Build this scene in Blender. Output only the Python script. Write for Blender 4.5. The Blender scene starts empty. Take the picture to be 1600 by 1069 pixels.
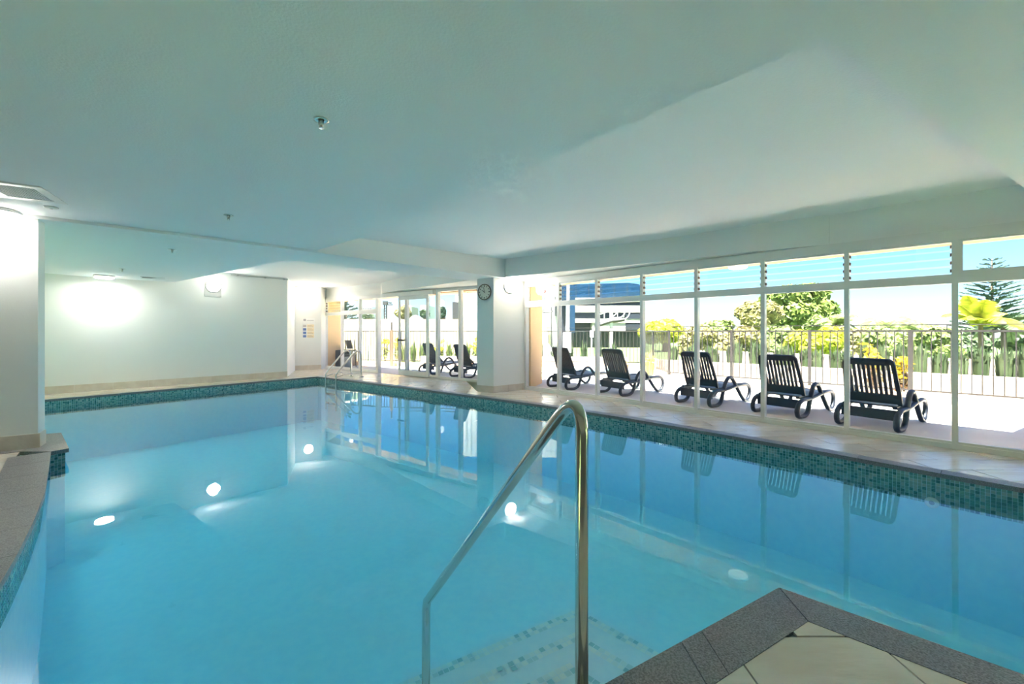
import bpy, bmesh, math, random
from mathutils import Vector, Matrix
R = math.radians
sc = bpy.context.scene
COL = sc.collection
# ------------------------------------------------------------------ camera, sky, sun, exposure
FPX, CX, HY, H = 650.0, 800.0, 518.0, 1.30      # focal length (px of 1600), principal x, horizon row, eye height above the deck
cam = bpy.data.objects.new('camera', bpy.data.cameras.new('camera'))
COL.objects.link(cam)
cam.data.sensor_width = 36.0
cam.data.lens = FPX / 1600 * 36.0
cam.data.shift_y = -(534.5 - HY) / 1600
cam.data.clip_start = 0.05
cam.data.clip_end = 1500
cam.location = (0, 0, H)
cam.rotation_euler = (R(90), 0, 0)
sc.camera = cam

SUN_TO = Vector((0.70, -0.72, 0)) * 0.10 - Vector((0.716, 0.698, 0)) * 0.34 + Vector((0, 0, 1))
SUN_TO.normalize()
world = bpy.data.worlds.new('sky'); sc.world = world
world.use_nodes = True
wn, wl = world.node_tree.nodes, world.node_tree.links
sky = wn.new('ShaderNodeTexSky')
sky.sky_type = 'NISHITA'
sky.sun_disc = False
sky.sun_elevation = math.asin(SUN_TO.z)
sky.sun_rotation = math.atan2(SUN_TO.x, SUN_TO.y)
sky.air_density = 1.0
sky.dust_density = 0.0
sky.ozone_density = 6.0
bg = wn['Background']
tint = wn.new('ShaderNodeMix'); tint.data_type = 'RGBA'; tint.blend_type = 'MULTIPLY'; tint.inputs['Factor'].default_value = 1.0
tint.inputs['B'].default_value = (0.80, 0.94, 1.12, 1)
wl.new(sky.outputs['Color'], tint.inputs['A']); wl.new(tint.outputs['Result'], bg.inputs['Color'])
bg.inputs['Strength'].default_value = 0.155
sun = bpy.data.objects.new('sun_offscreen', bpy.data.lights.new('sun_offscreen', 'SUN'))
COL.objects.link(sun)
sun.data.energy = 25.0
sun.data.angle = R(0.6)
sun.data.color = (1.0, 0.95, 0.86)
sun.rotation_euler = SUN_TO.to_track_quat('Z', 'Y').to_euler()
sun.location = (0, -20, 40)

LAMP_L = 50.0          # radiance of the five round lamps seen in the room
sc.view_settings.view_transform = 'Standard'
sc.view_settings.look = 'None'
sc.view_settings.gamma = 1.0
sc.view_settings.use_curve_mapping = False
sc.view_settings.exposure = 0.95
sc.cycles.max_bounces = 12
sc.cycles.diffuse_bounces = 9
sc.cycles.glossy_bounces = 3
sc.cycles.transmission_bounces = 4
sc.cycles.adaptive_threshold = 0.01
sc.cycles.transparent_max_bounces = 32
sc.cycles.sample_clamp_indirect = 20.0
sc.cycles.use_denoising = True
sc.cycles.use_light_tree = False

# ------------------------------------------------------------------ helpers
def g(x, y, z=0.0):
    """point of the horizontal plane z seen at photo pixel x, y"""
    Y = FPX * (H - z) / (y - HY)
    return Vector(((x - CX) / FPX * Y, Y, z))
def at(x, y, Y):
    return Vector(((x - CX) / FPX * Y, Y, H + (HY - y) / FPX * Y))
CPX, CPY, CP0 = -0.006, -0.022, 2.628           # the lower slab falls slightly towards the far column
def zc(X, Y): return CP0 + CPX * X + CPY * Y
def gc(x, y, up=0.0):
    rx, rz = (x - CX) / FPX, (HY - y) / FPX
    Y = (CP0 + up - H) / (rz - CPX * rx - CPY)
    return Vector((rx * Y, Y, H + rz * Y))
def hit(x, A, B):
    """where the view column x meets the plan line A-B"""
    rx = (x - CX) / FPX
    d = B - A
    t = (rx * A.y - A.x) / (d.x - rx * d.y)
    return A + d * t
def V2(v): return Vector((v[0], v[1]))

class MB:
    def __init__(self): self.v = []; self.f = []; self.sm = []
    def add(self, vs, fs, smooth=False):
        o = len(self.v)
        self.v += [tuple(p) for p in vs]
        self.f += [tuple(i + o for i in f) for f in fs]
        self.sm += [smooth] * len(fs)
        return self
    def box(self, x0, x1, y0, y1, z0, z1, fr=None):
        vs = [(x, y, z) for z in (z0, z1) for y in (y0, y1) for x in (x0, x1)]
        if fr: vs = [fr(*p) for p in vs]
        return self.add(vs, [(0, 2, 3, 1), (4, 5, 7, 6), (0, 1, 5, 4), (1, 3, 7, 5), (3, 2, 6, 7), (2, 0, 4, 6)])
    def prism(self, poly, z0, z1):
        """poly: plan points (any winding); z0, z1 numbers or functions of x, y"""
        a = sum(poly[i - 1][0] * poly[i][1] - poly[i][0] * poly[i - 1][1] for i in range(len(poly)))
        if a < 0: poly = poly[::-1]
        n = len(poly)
        f0 = z0 if callable(z0) else (lambda x, y: z0)
        f1 = z1 if callable(z1) else (lambda x, y: z1)
        vs = [(p[0], p[1], f0(p[0], p[1])) for p in poly] + [(p[0], p[1], f1(p[0], p[1])) for p in poly]
        fs = [tuple(range(n - 1, -1, -1)), tuple(range(n, 2 * n))]
        fs += [(i, (i + 1) % n, n + (i + 1) % n, n + i) for i in range(n)]
        return self.add(vs, fs)
    def tube(self, path, r, n=8, closed=False, r2=None, up=None, caps=True, radii=None):
        P = [Vector(p) for p in path]; m = len(P)
        rings = []
        nrm = None
        for i in range(m):
            if closed: t = P[(i + 1) % m] - P[i - 1]
            else: t = P[min(i + 1, m - 1)] - P[max(i - 1, 0)]
            t.normalize()
            if up is not None: a = Vector(up) - t * Vector(up).dot(t)
            elif nrm is None:
                a = t.orthogonal()
            else: a = nrm - t * nrm.dot(t)
            if a.length < 1e-6: a = t.orthogonal()
            a.normalize(); nrm = a; b = t.cross(a)
            ra = radii[i] if radii else r
            rb = ra if r2 is None else r2
            rings.append([P[i] + a * math.cos(2 * math.pi * k / n) * ra + b * math.sin(2 * math.pi * k / n) * rb for k in range(n)])
        vs = [p for ring in rings for p in ring]
        fs = []
        for i in range(m if closed else m - 1):
            j = (i + 1) % m
            for k in range(n):
                l = (k + 1) % n
                fs.append((i * n + k, i * n + l, j * n + l, j * n + k))
        self.add(vs, fs, True)
        if caps and not closed:
            o = len(self.v) - len(vs)
            self.f += [tuple(o + k for k in range(n - 1, -1, -1)), tuple(o + (m - 1) * n + k for k in range(n))]
            self.sm += [False, False]
        return self
    def lathe(self, prof, n=24, c=(0, 0, 0), axis=(0, 0, 1), smooth=True):
        """prof: (radius, height) along axis"""
        q = Vector((0, 0, 1)).rotation_difference(Vector(axis).normalized())
        c = Vector(c); vs = []; fs = []
        for r, h in prof:
            for k in range(n):
                a = 2 * math.pi * k / n
                vs.append(c + q @ Vector((r * math.cos(a), r * math.sin(a), h)))
        for i in range(len(prof) - 1):
            for k in range(n):
                l = (k + 1) % n
                fs.append((i * n + k, i * n + l, (i + 1) * n + l, (i + 1) * n + k))
        return self.add(vs, fs, smooth)
    def mesh(self, name):
        me = bpy.data.meshes.new(name)
        me.from_pydata(self.v, [], self.f)
        me.polygons.foreach_set('use_smooth', self.sm)
        me.update()
        return me
    def build(self, name, mat, parent=None):
        if parent is not None:
            L = parent.location
            if parent.parent is not None: L = L + parent.parent.location
            self.v = [(a - L.x, b - L.y, c - L.z) for a, b, c in self.v]
        me = self.mesh(name)
        me.materials.append(M[mat] if isinstance(mat, str) else mat)
        o = bpy.data.objects.new(name, me)
        COL.objects.link(o)
        o.parent = parent
        return o
def tag(o, label=None, cat=None, group=None, kind=None):
    if label: o['label'] = label
    if cat: o['category'] = cat
    if group: o['group'] = group
    if kind: o['kind'] = kind
    return o
def empty(name, loc=(0, 0, 0), rz=0.0):
    o = bpy.data.objects.new(name, None); COL.objects.link(o)
    o.location = loc; o.rotation_euler = (0, 0, rz); o.empty_display_size = 0.1
    return o
def struct(name, mb, mat, label, cat):
    return tag(mb.build(name, mat), label, cat, kind='structure')
def inst(name, me, parent, loc=(0, 0, 0), rot=(0, 0, 0), scale=(1, 1, 1)):
    o = bpy.data.objects.new(name, me); COL.objects.link(o)
    o.parent = parent; o.location = loc; o.rotation_euler = rot; o.scale = scale
    return o
def copy_tree(o, parent=None):
    c = o.copy(); COL.objects.link(c); c.parent = parent
    for ch in o.children: copy_tree(ch, c)
    return c
def spline(pts, n=6, closed=False):
    P = [Vector(p) for p in pts]; out = []; m = len(P)
    for i in range(m if closed else m - 1):
        p0 = P[i - 1] if (closed or i > 0) else P[0]
        p1 = P[i]; p2 = P[(i + 1) % m]
        p3 = P[(i + 2) % m] if (closed or i + 2 < m) else P[-1]
        for k in range(n):
            t = k / n
            out.append(0.5 * ((2 * p1) + (p2 - p0) * t + (2 * p0 - 5 * p1 + 4 * p2 - p3) * t * t + (3 * p1 - p0 - 3 * p2 + p3) * t ** 3))
    if not closed: out.append(P[-1])
    return out
def frame(O, d, nrm):
    return lambda s, n, z: (O.x + d.x * s + nrm.x * n, O.y + d.y * s + nrm.y * n, z)

# ------------------------------------------------------------------ materials
M = {}
def mat(name, col, rough=0.6, metal=0.0, spec=0.5, col2=None, nscale=8.0, bump=0.0, bscale=60.0, detail=4.0, rvar=0.0, stretch=None):
    m = bpy.data.materials.new(name); m.use_nodes = True
    N, L = m.node_tree.nodes, m.node_tree.links
    b = N['Principled BSDF']
    b.inputs['Base Color'].default_value = (*col, 1)
    b.inputs['Roughness'].default_value = rough
    b.inputs['Metallic'].default_value = metal
    b.inputs['Specular IOR Level'].default_value = spec
    geo = N.new('ShaderNodeNewGeometry')
    vec = geo.outputs['Position']
    if stretch:
        mp = N.new('ShaderNodeMapping'); mp.inputs['Scale'].default_value = stretch
        L.new(vec, mp.inputs['Vector']); vec = mp.outputs['Vector']
    if col2:
        t = N.new('ShaderNodeTexNoise'); t.inputs['Scale'].default_value = nscale; t.inputs['Detail'].default_value = detail
        L.new(vec, t.inputs['Vector'])
        r = N.new('ShaderNodeValToRGB')
        r.color_ramp.elements[0].position = 0.35; r.color_ramp.elements[1].position = 0.65
        r.color_ramp.elements[0].color = (*col, 1); r.color_ramp.elements[1].color = (*col2, 1)
        L.new(t.outputs['Fac'], r.inputs['Fac'])
        L.new(r.outputs['Color'], b.inputs['Base Color'])
    if bump:
        t2 = N.new('ShaderNodeTexNoise'); t2.inputs['Scale'].default_value = bscale; t2.inputs['Detail'].default_value = 3
        L.new(vec, t2.inputs['Vector'])
        bp = N.new('ShaderNodeBump'); bp.inputs['Strength'].default_value = bump; bp.inputs['Distance'].default_value = 0.01
        L.new(t2.outputs['Fac'], bp.inputs['Height']); L.new(bp.outputs['Normal'], b.inputs['Normal'])
    M[name] = m
    return m
def island_mat(name, cols, rough=0.5, spec=0.5, transl=0.0, obj=False):
    """colour picked per loose piece (tile, leaf)"""
    m = bpy.data.materials.new(name); m.use_nodes = True
    N, L = m.node_tree.nodes, m.node_tree.links
    b = N['Principled BSDF']
    if obj:
        src = N.new('ShaderNodeObjectInfo').outputs['Random']
    else:
        src = N.new('ShaderNodeNewGeometry').outputs['Random Per Island']
    r = N.new('ShaderNodeValToRGB'); r.color_ramp.interpolation = 'CONSTANT' if len(cols) > 3 else 'LINEAR'
    el = r.color_ramp.elements
    while len(el) < len(cols): el.new(0.5)
    for i, c in enumerate(cols):
        el[i].position = i / len(cols) if len(cols) > 3 else i / (len(cols) - 1)
        el[i].color = (*c, 1)
    L.new(src, r.inputs['Fac']); L.new(r.outputs['Color'], b.inputs['Base Color'])
    b.inputs['Roughness'].default_value = rough
    b.inputs['Specular IOR Level'].default_value = spec
    if transl:
        tr = N.new('ShaderNodeBsdfTranslucent'); mx = N.new('ShaderNodeMixShader'); mx.inputs['Fac'].default_value = transl
        L.new(r.outputs['Color'], tr.inputs['Color'])
        L.new(b.outputs['BSDF'], mx.inputs[1]); L.new(tr.outputs['BSDF'], mx.inputs[2])
        L.new(mx.outputs['Shader'], N['Material Output'].inputs['Surface'])
    M[name] = m
    return m
def glass_mat(name, tint, ior=1.5, rough=0.0, haze=0.0, bump=0.0, absorb=None):
    m = bpy.data.materials.new(name); m.use_nodes = True
    N, L = m.node_tree.nodes, m.node_tree.links
    N.remove(N['Principled BSDF'])
    tr = N.new('ShaderNodeBsdfTransparent'); tr.inputs['Color'].default_value = (*tint, 1)
    gl = N.new('ShaderNodeBsdfGlossy'); gl.inputs['Roughness'].default_value = rough
    fr = N.new('ShaderNodeFresnel'); fr.inputs['IOR'].default_value = ior
    gb = N.new('ShaderNodeNewGeometry')
    im = N.new('ShaderNodeMapRange')                  # same reflectance from both sides: the sheet does not bend the ray
    im.inputs['To Min'].default_value = ior; im.inputs['To Max'].default_value = 1.0 / ior
    L.new(gb.outputs['Backfacing'], im.inputs['Value']); L.new(im.outputs['Result'], fr.inputs['IOR'])
    mx = N.new('ShaderNodeMixShader')
    L.new(fr.outputs['Fac'], mx.inputs['Fac']); L.new(tr.outputs['BSDF'], mx.inputs[1]); L.new(gl.outputs['BSDF'], mx.inputs[2])
    out = mx.outputs['Shader']
    if haze:
        df = N.new('ShaderNodeBsdfDiffuse'); df.inputs['Color'].default_value = (0.8, 0.85, 0.9, 1)
        geo = N.new('ShaderNodeNewGeometry')
        t = N.new('ShaderNodeTexNoise'); t.inputs['Scale'].default_value = 1.6; t.inputs['Detail'].default_value = 5
        L.new(geo.outputs['Position'], t.inputs['Vector'])
        ma = N.new('ShaderNodeMath'); ma.operation = 'MULTIPLY'; ma.inputs[1].default_value = haze * 2
        L.new(t.outputs['Fac'], ma.inputs[0])
        m2 = N.new('ShaderNodeMixShader')
        L.new(ma.outputs[0], m2.inputs['Fac']); L.new(out, m2.inputs[1]); L.new(df.outputs['BSDF'], m2.inputs[2])
        out = m2.outputs['Shader']
    if bump:
        geo = N.new('ShaderNodeNewGeometry')
        t = N.new('ShaderNodeTexNoise'); t.inputs['Scale'].default_value = 2.2; t.inputs['Detail'].default_value = 2
        L.new(geo.outputs['Position'], t.inputs['Vector'])
        bp = N.new('ShaderNodeBump'); bp.inputs['Strength'].default_value = bump; bp.inputs['Distance'].default_value = 0.01
        L.new(t.outputs['Fac'], bp.inputs['Height'])
        L.new(bp.outputs['Normal'], gl.inputs['Normal']); L.new(bp.outputs['Normal'], fr.inputs['Normal'])
    L.new(out, N['Material Output'].inputs['Surface'])
    if absorb:
        va = N.new('ShaderNodeVolumeAbsorption')
        va.inputs['Color'].default_value = (*absorb[0], 1); va.inputs['Density'].default_value = absorb[1]
        L.new(va.outputs['Volume'], N['Material Output'].inputs['Volume'])
    M[name] = m
    return m
def emit_mat(name, col, strength):
    m = bpy.data.materials.new(name); m.use_nodes = True
    N, L = m.node_tree.nodes, m.node_tree.links
    b = N['Principled BSDF']
    b.inputs['Base Color'].default_value = (0.9, 0.9, 0.9, 1)
    b.inputs['Emission Color'].default_value = (*col, 1)
    b.inputs['Emission Strength'].default_value = strength
    m.cycles.emission_sampling = 'NONE'
    M[name] = m
mat('ceiling_paint', (0.86, 0.86, 0.85), 0.9, bump=0.2, bscale=70)
mat('wall_paint', (0.85, 0.84, 0.80), 0.85, bump=0.1, bscale=90)
mat('frame_white', (0.78, 0.765, 0.72), 0.4)
mat('skirting', (0.72, 0.64, 0.54), 0.45, col2=(0.66, 0.57, 0.47), nscale=6, bump=0.15, bscale=40)
mat('grout', (0.30, 0.27, 0.24), 0.9)
mat('sandstone', (0.78, 0.71, 0.62), 0.16, spec=0.8, col2=(0.70, 0.60, 0.49), nscale=2.2, bump=0.28, bscale=9, stretch=(1.0, 4.0, 1.0))
mat('granite', (0.135, 0.125, 0.125), 0.42, col2=(0.30, 0.285, 0.28), nscale=140, bump=0.35, bscale=120, detail=2)
mat('plaster', (0.66, 0.88, 0.98), 0.7, col2=(0.60, 0.85, 0.97), nscale=14)
mat('steel', (0.72, 0.70, 0.66), 0.13, metal=1.0)
mat('plastic_navy', (0.010, 0.015, 0.026), 0.42, col2=(0.018, 0.025, 0.04), nscale=18)
mat('terrace', (0.76, 0.71, 0.64), 0.8, col2=(0.71, 0.65, 0.58), nscale=1.5, bump=0.15, bscale=60)
mat('peach', (0.78, 0.50, 0.30), 0.8, col2=(0.74, 0.46, 0.27), nscale=3)
mat('ochre', (0.72, 0.47, 0.22), 0.8, col2=(0.68, 0.44, 0.21), nscale=3)
mat('fence_black', (0.035, 0.033, 0.032), 0.45)
mat('planter', (0.62, 0.54, 0.45), 0.85, col2=(0.56, 0.49, 0.41), nscale=1.2)
mat('parapet', (0.78, 0.60, 0.42), 0.85, col2=(0.72, 0.55, 0.38), nscale=0.6)
mat('concrete', (0.48, 0.46, 0.44), 0.8, col2=(0.42, 0.40, 0.38), nscale=1.0)
mat('white_metal', (0.82, 0.82, 0.80), 0.5)
mat('dark_metal', (0.05, 0.05, 0.05), 0.5)
mat('brown_metal', (0.16, 0.12, 0.08), 0.5)
mat('grey_plastic', (0.34, 0.34, 0.34), 0.6)
mat('navy_glass', (0.012, 0.045, 0.10), 0.12)
mat('dark_glass', (0.035, 0.042, 0.055), 0.15)
mat('cladding', (0.60, 0.60, 0.60), 0.5)
mat('soil', (0.12, 0.09, 0.06), 0.95)
mat('grass_far', (0.10, 0.17, 0.05), 0.9, col2=(0.16, 0.22, 0.08), nscale=0.1)
mat('clock_face', (0.72, 0.71, 0.62), 0.5)
mat('black_print', (0.03, 0.03, 0.03), 0.6)
mat('blue_print', (0.14, 0.22, 0.48), 0.6)
mat('orange_print', (0.93, 0.76, 0.50), 0.6)
mat('grey_print', (0.45, 0.42, 0.42), 0.6)
mat('sign_white', (0.88, 0.87, 0.84), 0.5)
mat('red_print', (0.55, 0.06, 0.05), 0.6)
mat('bark', (0.20, 0.15, 0.10), 0.9, bump=0.4, bscale=12)
mat('louvre_clip', (0.24, 0.14, 0.09), 0.6)
mat('vent_grey', (0.52, 0.52, 0.49), 0.6)
mat('chrome_dark', (0.25, 0.25, 0.24), 0.3, metal=1.0)
mat('canvas', (0.88, 0.85, 0.80), 0.8)
mat('tower_grey', (0.55, 0.58, 0.62), 0.7)
island_mat('mosaic', [(0.07, 0.22, 0.21), (0.14, 0.34, 0.31), (0.22, 0.42, 0.37), (0.32, 0.48, 0.43), (0.04, 0.17, 0.17), (0.18, 0.37, 0.33), (0.42, 0.54, 0.49), (0.11, 0.29, 0.27), (0.28, 0.44, 0.40)], 0.2)
island_mat('step_mosaic', [(0.70, 0.88, 0.92), (0.62, 0.84, 0.90), (0.28, 0.62, 0.72), (0.72, 0.9, 0.93), (0.46, 0.74, 0.82), (0.68, 0.87, 0.92)], 0.3)
island_mat('leaf_fig', [(0.07, 0.12, 0.02), (0.26, 0.33, 0.07), (0.14, 0.20, 0.04)], 0.5, 0.4, 0.25)
island_mat('leaf_yellow', [(0.30, 0.38, 0.03), (0.62, 0.60, 0.07), (0.42, 0.46, 0.04)], 0.5, 0.4, 0.3)
island_mat('leaf_olive', [(0.20, 0.20, 0.07), (0.40, 0.36, 0.15), (0.28, 0.26, 0.10)], 0.6, 0.3, 0.25)
island_mat('leaf_mid', [(0.12, 0.18, 0.05), (0.32, 0.38, 0.13), (0.20, 0.26, 0.08)], 0.5, 0.4, 0.25)
island_mat('leaf_dark', [(0.05, 0.09, 0.04), (0.15, 0.21, 0.10), (0.09, 0.14, 0.06)], 0.45, 0.5, 0.2)
island_mat('leaf_pine', [(0.03, 0.07, 0.04), (0.06, 0.11, 0.07), (0.045, 0.09, 0.05)], 0.6, 0.3, 0.1)
island_mat('leaf_gold', [(0.70, 0.55, 0.02), (0.85, 0.72, 0.05), (0.55, 0.50, 0.04)], 0.5, 0.4, 0.3)
island_mat('leaf_pale', [(0.42, 0.42, 0.16), (0.60, 0.56, 0.28), (0.34, 0.38, 0.14)], 0.5, 0.4, 0.3)
island_mat('leaf_red', [(0.22, 0.10, 0.06), (0.16, 0.14, 0.05), (0.30, 0.16, 0.08)], 0.5, 0.4, 0.2)
glass_mat('pane', (0.96, 0.975, 0.97), 1.35, haze=0.016)
glass_mat('louvre_glass', (0.88, 0.95, 0.94), 1.45)
glass_mat('water', (1, 1, 1), 1.33, bump=0.06, absorb=((0.0, 0.84, 0.98), 0.37))
glass_mat('spa_water', (0.55, 0.85, 0.85), 1.33, bump=0.1)
emit_mat('lamp_glow', (1.0, 0.98, 0.94), 12.0)
emit_mat('lamp_soffit', (1.0, 0.98, 0.94), 1.6)

# ------------------------------------------------------------------ plan of the room
G0 = V2(g(823, 608.5)); G1 = V2(g(1600, 715.6))
GD = (G1 - G0).normalized(); GN = Vector((-GD.y, GD.x))      # along the near facade, outwards
if GN.y < 0: GN = -GN
F0 = V2(g(508.7, 574.9)); F1 = V2(g(745, 597.1))
FD = (F1 - F0).normalized(); FN = Vector((-FD.y, FD.x))
if FN.y < 0: FN = -FN
E1 = V2(g(449, 589)); E0 = V2(g(62, 617.3)); ED = (E0 - E1).normalized()
E_END = E0 + ED * 2.2
A1 = V2(g(461, 579)); A2 = V2(g(502, 577.3))
P0 = V2(g(59.5, 699.5)); PD = (V2(g(0, 706)) - P0).normalized()
P_END = P0 + PD * 4.2
BK = -5.0                                                    # rear wall of the room
ZT = 2.82                                                    # ceiling of the raised bays

# pool outline (water side of the coping), counter-clockwise from the far corner along the end wall
pool_end_left = V2(g(62, 625.8))
C0 = V2(g(496, 588.5))
pe_dir = (pool_end_left - C0).normalized()
pool_left_out = pool_end_left + pe_dir * 1.3
right_edge = [C0, V2(g(640, 606.3)), V2(g(780, 624.2)), V2(g(870, 636.6)), V2(g(980, 653.8)), V2(g(1130, 679.4)), V2(g(1280, 705.3)), V2(g(1440, 735.0)), V2(g(1600, 763.5))]
rd = (right_edge[-1] - right_edge[-2]).normalized()
right_edge.append(right_edge[-1] + rd * 1.6)
pc = V2(g(1217.3, 918.5)); e1 = V2(g(946, 1069)); e2 = V2(g(1600, 1055))
d1 = (e1 - pc).normalized(); d2 = (e2 - pc).normalized()
plat_right = pc + d2 * 2.6
plat_left = pc + d1 * 2.7
tip = [V2(g(79.5, 706)), V2(g(107.8, 701)), V2(g(95.4, 676.5)), V2(g(66, 678.8))]
left_curve = [V2(g(79, 707)), V2(g(76, 735)), V2(g(70, 770)), V2(g(52, 816.5)), V2(g(28, 864.6)), V2(g(0, 912.8))]
lc_end = [left_curve[-1] + Vector((0.42, -0.50)), left_curve[-1] + Vector((0.92, -1.03)), plat_left + Vector((-0.12, 0.02))]
left_back = tip[3] + Vector((-1.0, -0.75))
pool = [pool_left_out] + [C0] + right_edge[1:] + [plat_right, pc, plat_left] + lc_end[::-1][1:] + left_curve[::-1] + tip[1:] + [left_back]

# ------------------------------------------------------------------ room shell
roof_poly = [E_END + Vector((-1.5, 0)), A1 + Vector((-1.2, 0.6)), F0 + FN * 0.28 + Vector((-0.6, 0.3)), F1 + FN * 0.28, G0 + GN * 0.28 - GD * 0.5, G0 + GD * 11 + GN * 0.28, (9.0, BK - 0.4), (-9.6, BK - 0.4)]
mb = MB().prism(roof_poly, ZT, ZT + 0.35)
ceil = struct('ceiling', mb, 'ceiling_paint', 'white textured upper ceiling over the raised bays beside the glazing', 'ceiling')

UP = 0.035
S0 = gc(62, 337, UP); S1 = gc(495, 391, UP); S2 = gc(790, 432.5, UP)
sdir = V2(S1) - V2(S0); sdir.normalize()
S_LEFT = V2(S0) - sdir * 3.6
LE = [V2(gc(577.5, 367.5, UP)), V2(gc(677, 330, UP)), V2(gc(980, 196, UP)), V2(gc(1288.5, 59, UP))]
KR = V2(gc(1588, 285, UP)); kd = (KR - LE[-1]).normalized()
near_poly = [S_LEFT, V2(S1)] + LE + [KR + kd * 4.0, Vector((9.2, BK - 0.3)), Vector((-9.4, BK - 0.3)), Vector((-9.4, 1.0))]
mb = MB().prism(near_poly, lambda x, y: zc(x, y) + UP, ZT + 0.02)
struct('ceiling_slab_near', mb, 'ceiling_paint', 'large flat grey-white lowered ceiling slab over the near pool end', 'ceiling')
T1 = V2(gc(446, 406.3)); T2 = V2(gc(737, 438.7)); T0 = V2(gc(280, 439.4))
T2b = T2 + (T2 - T1).normalized() * 1.2
S2b = V2(S2) + sdir * 0.9
far_poly = [S_LEFT, V2(S1), S2b, T2b, T1, T0 + (T0 - T1).normalized() * 0.3, E_END + Vector((-1, 0.6)), Vector((-12, 3.0))]
mb = MB().prism(far_poly, lambda x, y: zc(x, y), ZT + 0.02)
struct('ceiling_slab_far', mb, 'ceiling_paint', 'lowered ceiling slab and cross beam running to the square column', 'ceiling')

# walls
nE = Vector((-ED.y, ED.x))
if nE.y < 0: nE = -nE
mb = MB().prism([E1, E_END, E_END + nE * 0.4, E1 + nE * 0.3 - ED * 0.0, A1 + Vector((-0.25, 0.1)), A1], 0, ZT)
wall_far = struct('wall_far', mb, 'wall_paint', 'plain white end wall behind the pool with a stepped corner', 'wall')
mb = MB().prism([A1, A2, F0 + Vector((0.02, 0)), F0 + Vector((-0.3, 0.5)), A1 + Vector((-0.6, 0.5))], 0, ZT)
struct('wall_corner', mb, 'wall_paint', 'short cream wall carrying the notice beside the glazing', 'wall')
pn = Vector((-PD.y, PD.x))
if pn.y < 0: pn = -pn
mb = MB().prism([P0, P_END, P_END + pn * 0.22, P0 + pn * 0.22], 0, ZT)
wall_left = struct('wall_left', mb, 'wall_paint', 'pale grey wall end standing on the left deck by the pool', 'wall')
mb = MB().prism([P_END, E_END, E_END + Vector((-0.3, 0)), P_END + Vector((-0.3, -0.1))], -1.6, ZT)
struct('wall_side', mb, 'wall_paint', 'white side wall closing the pool room behind the wall end', 'wall')

# back of the room, behind the camera: a plain wall
struct('wall_rear', MB().box(-9.3, 9.0, BK - 0.25, BK, 0, ZT), 'wall_paint', 'plain white wall closing the pool room behind the viewer', 'wall')
mb = MB().prism([P_END, P_END + Vector((-0.25, -0.1)), Vector((-9.3, BK)), Vector((-9.05, BK))], 0, ZT)
struct('wall_rear_left', mb, 'wall_paint', 'white side wall joining the wall end to the rear wall', 'wall')

# near facade: wall band above the glazing
fg = frame(G0, GD, GN)
FRONT_Z = 2.43
mb = MB().box(-0.05, 11.2, 0.0, 0.24, FRONT_Z, ZT, fg)
struct('wall_right', mb, 'wall_paint', 'cream wall band above the long row of windows', 'wall')
B0 = V2(gc(790.5, 433)); B1 = V2(g(1060, 406.5, 2.44)); b2 = hit(1188, G0, G1) - GN * 0.16; b3 = hit(1296, G0, G1) - GN * 0.015
mb = MB().prism([B0, B1, b2, b2 + GN * 0.15, G0 + GN * 0.01, V2(gc(820, 430)) + Vector((-0.5, 0.7))], 2.44, ZT + 0.01)
struct('trim_1', mb, 'wall_paint', 'tapering cream bulkhead box hanging over the windows beside the column', 'bulkhead')
mb = MB().prism([b2 + GN * 0.002, b3, b3 + GN * 0.02, b2 + GN * 0.17], FRONT_Z + 0.005, ZT + 0.01)
struct('trim_2', mb, 'wall_paint', 'short angled cream facing between bulkhead and window wall', 'bulkhead')
ff = frame(F0, FD, FN)
LF = (F1 - F0).length
mb = MB().box(-0.1, LF + 1.1, 0.0, 0.24, 2.47, ZT, ff)
struct('wall_back', mb, 'wall_paint', 'cream wall band above the sliding doors', 'wall')
q0 = V2(gc(745, 440)); q1 = V2(g(632, 453.5, 2.45)); q2 = hit(596, F0, F1)
mb = MB().prism([q2 - FN * 0.02, q1, q0, q0 + Vector((0.6, 0.2)), F1 + FD * 0.9, q2 + FN * 0.01], 2.475, ZT + 0.01)
struct('trim_3', mb, 'wall_paint', 'tapering cream bulkhead over the sliding door', 'bulkhead')

# square column with the clock
K0 = V2(g(771, 614)); K1 = V2(g(819.3, 608.4)); K2 = V2(g(745.5, 611.7))
kr = (K1 - K0).normalized(); kl = (K2 - K0).normalized()
K3 = K2 + (K1 - K0)
colm = tag(MB().prism([K0, K1 + kr * 0.05, K3, K2], 0, lambda x, y: zc(x, y) + 0.02).build('column', 'wall_paint'), 'square cream column carrying the clock', 'column', kind='structure')
nl = Vector((kl.y, -kl.x))
if nl.y > 0: nl = -nl

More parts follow.
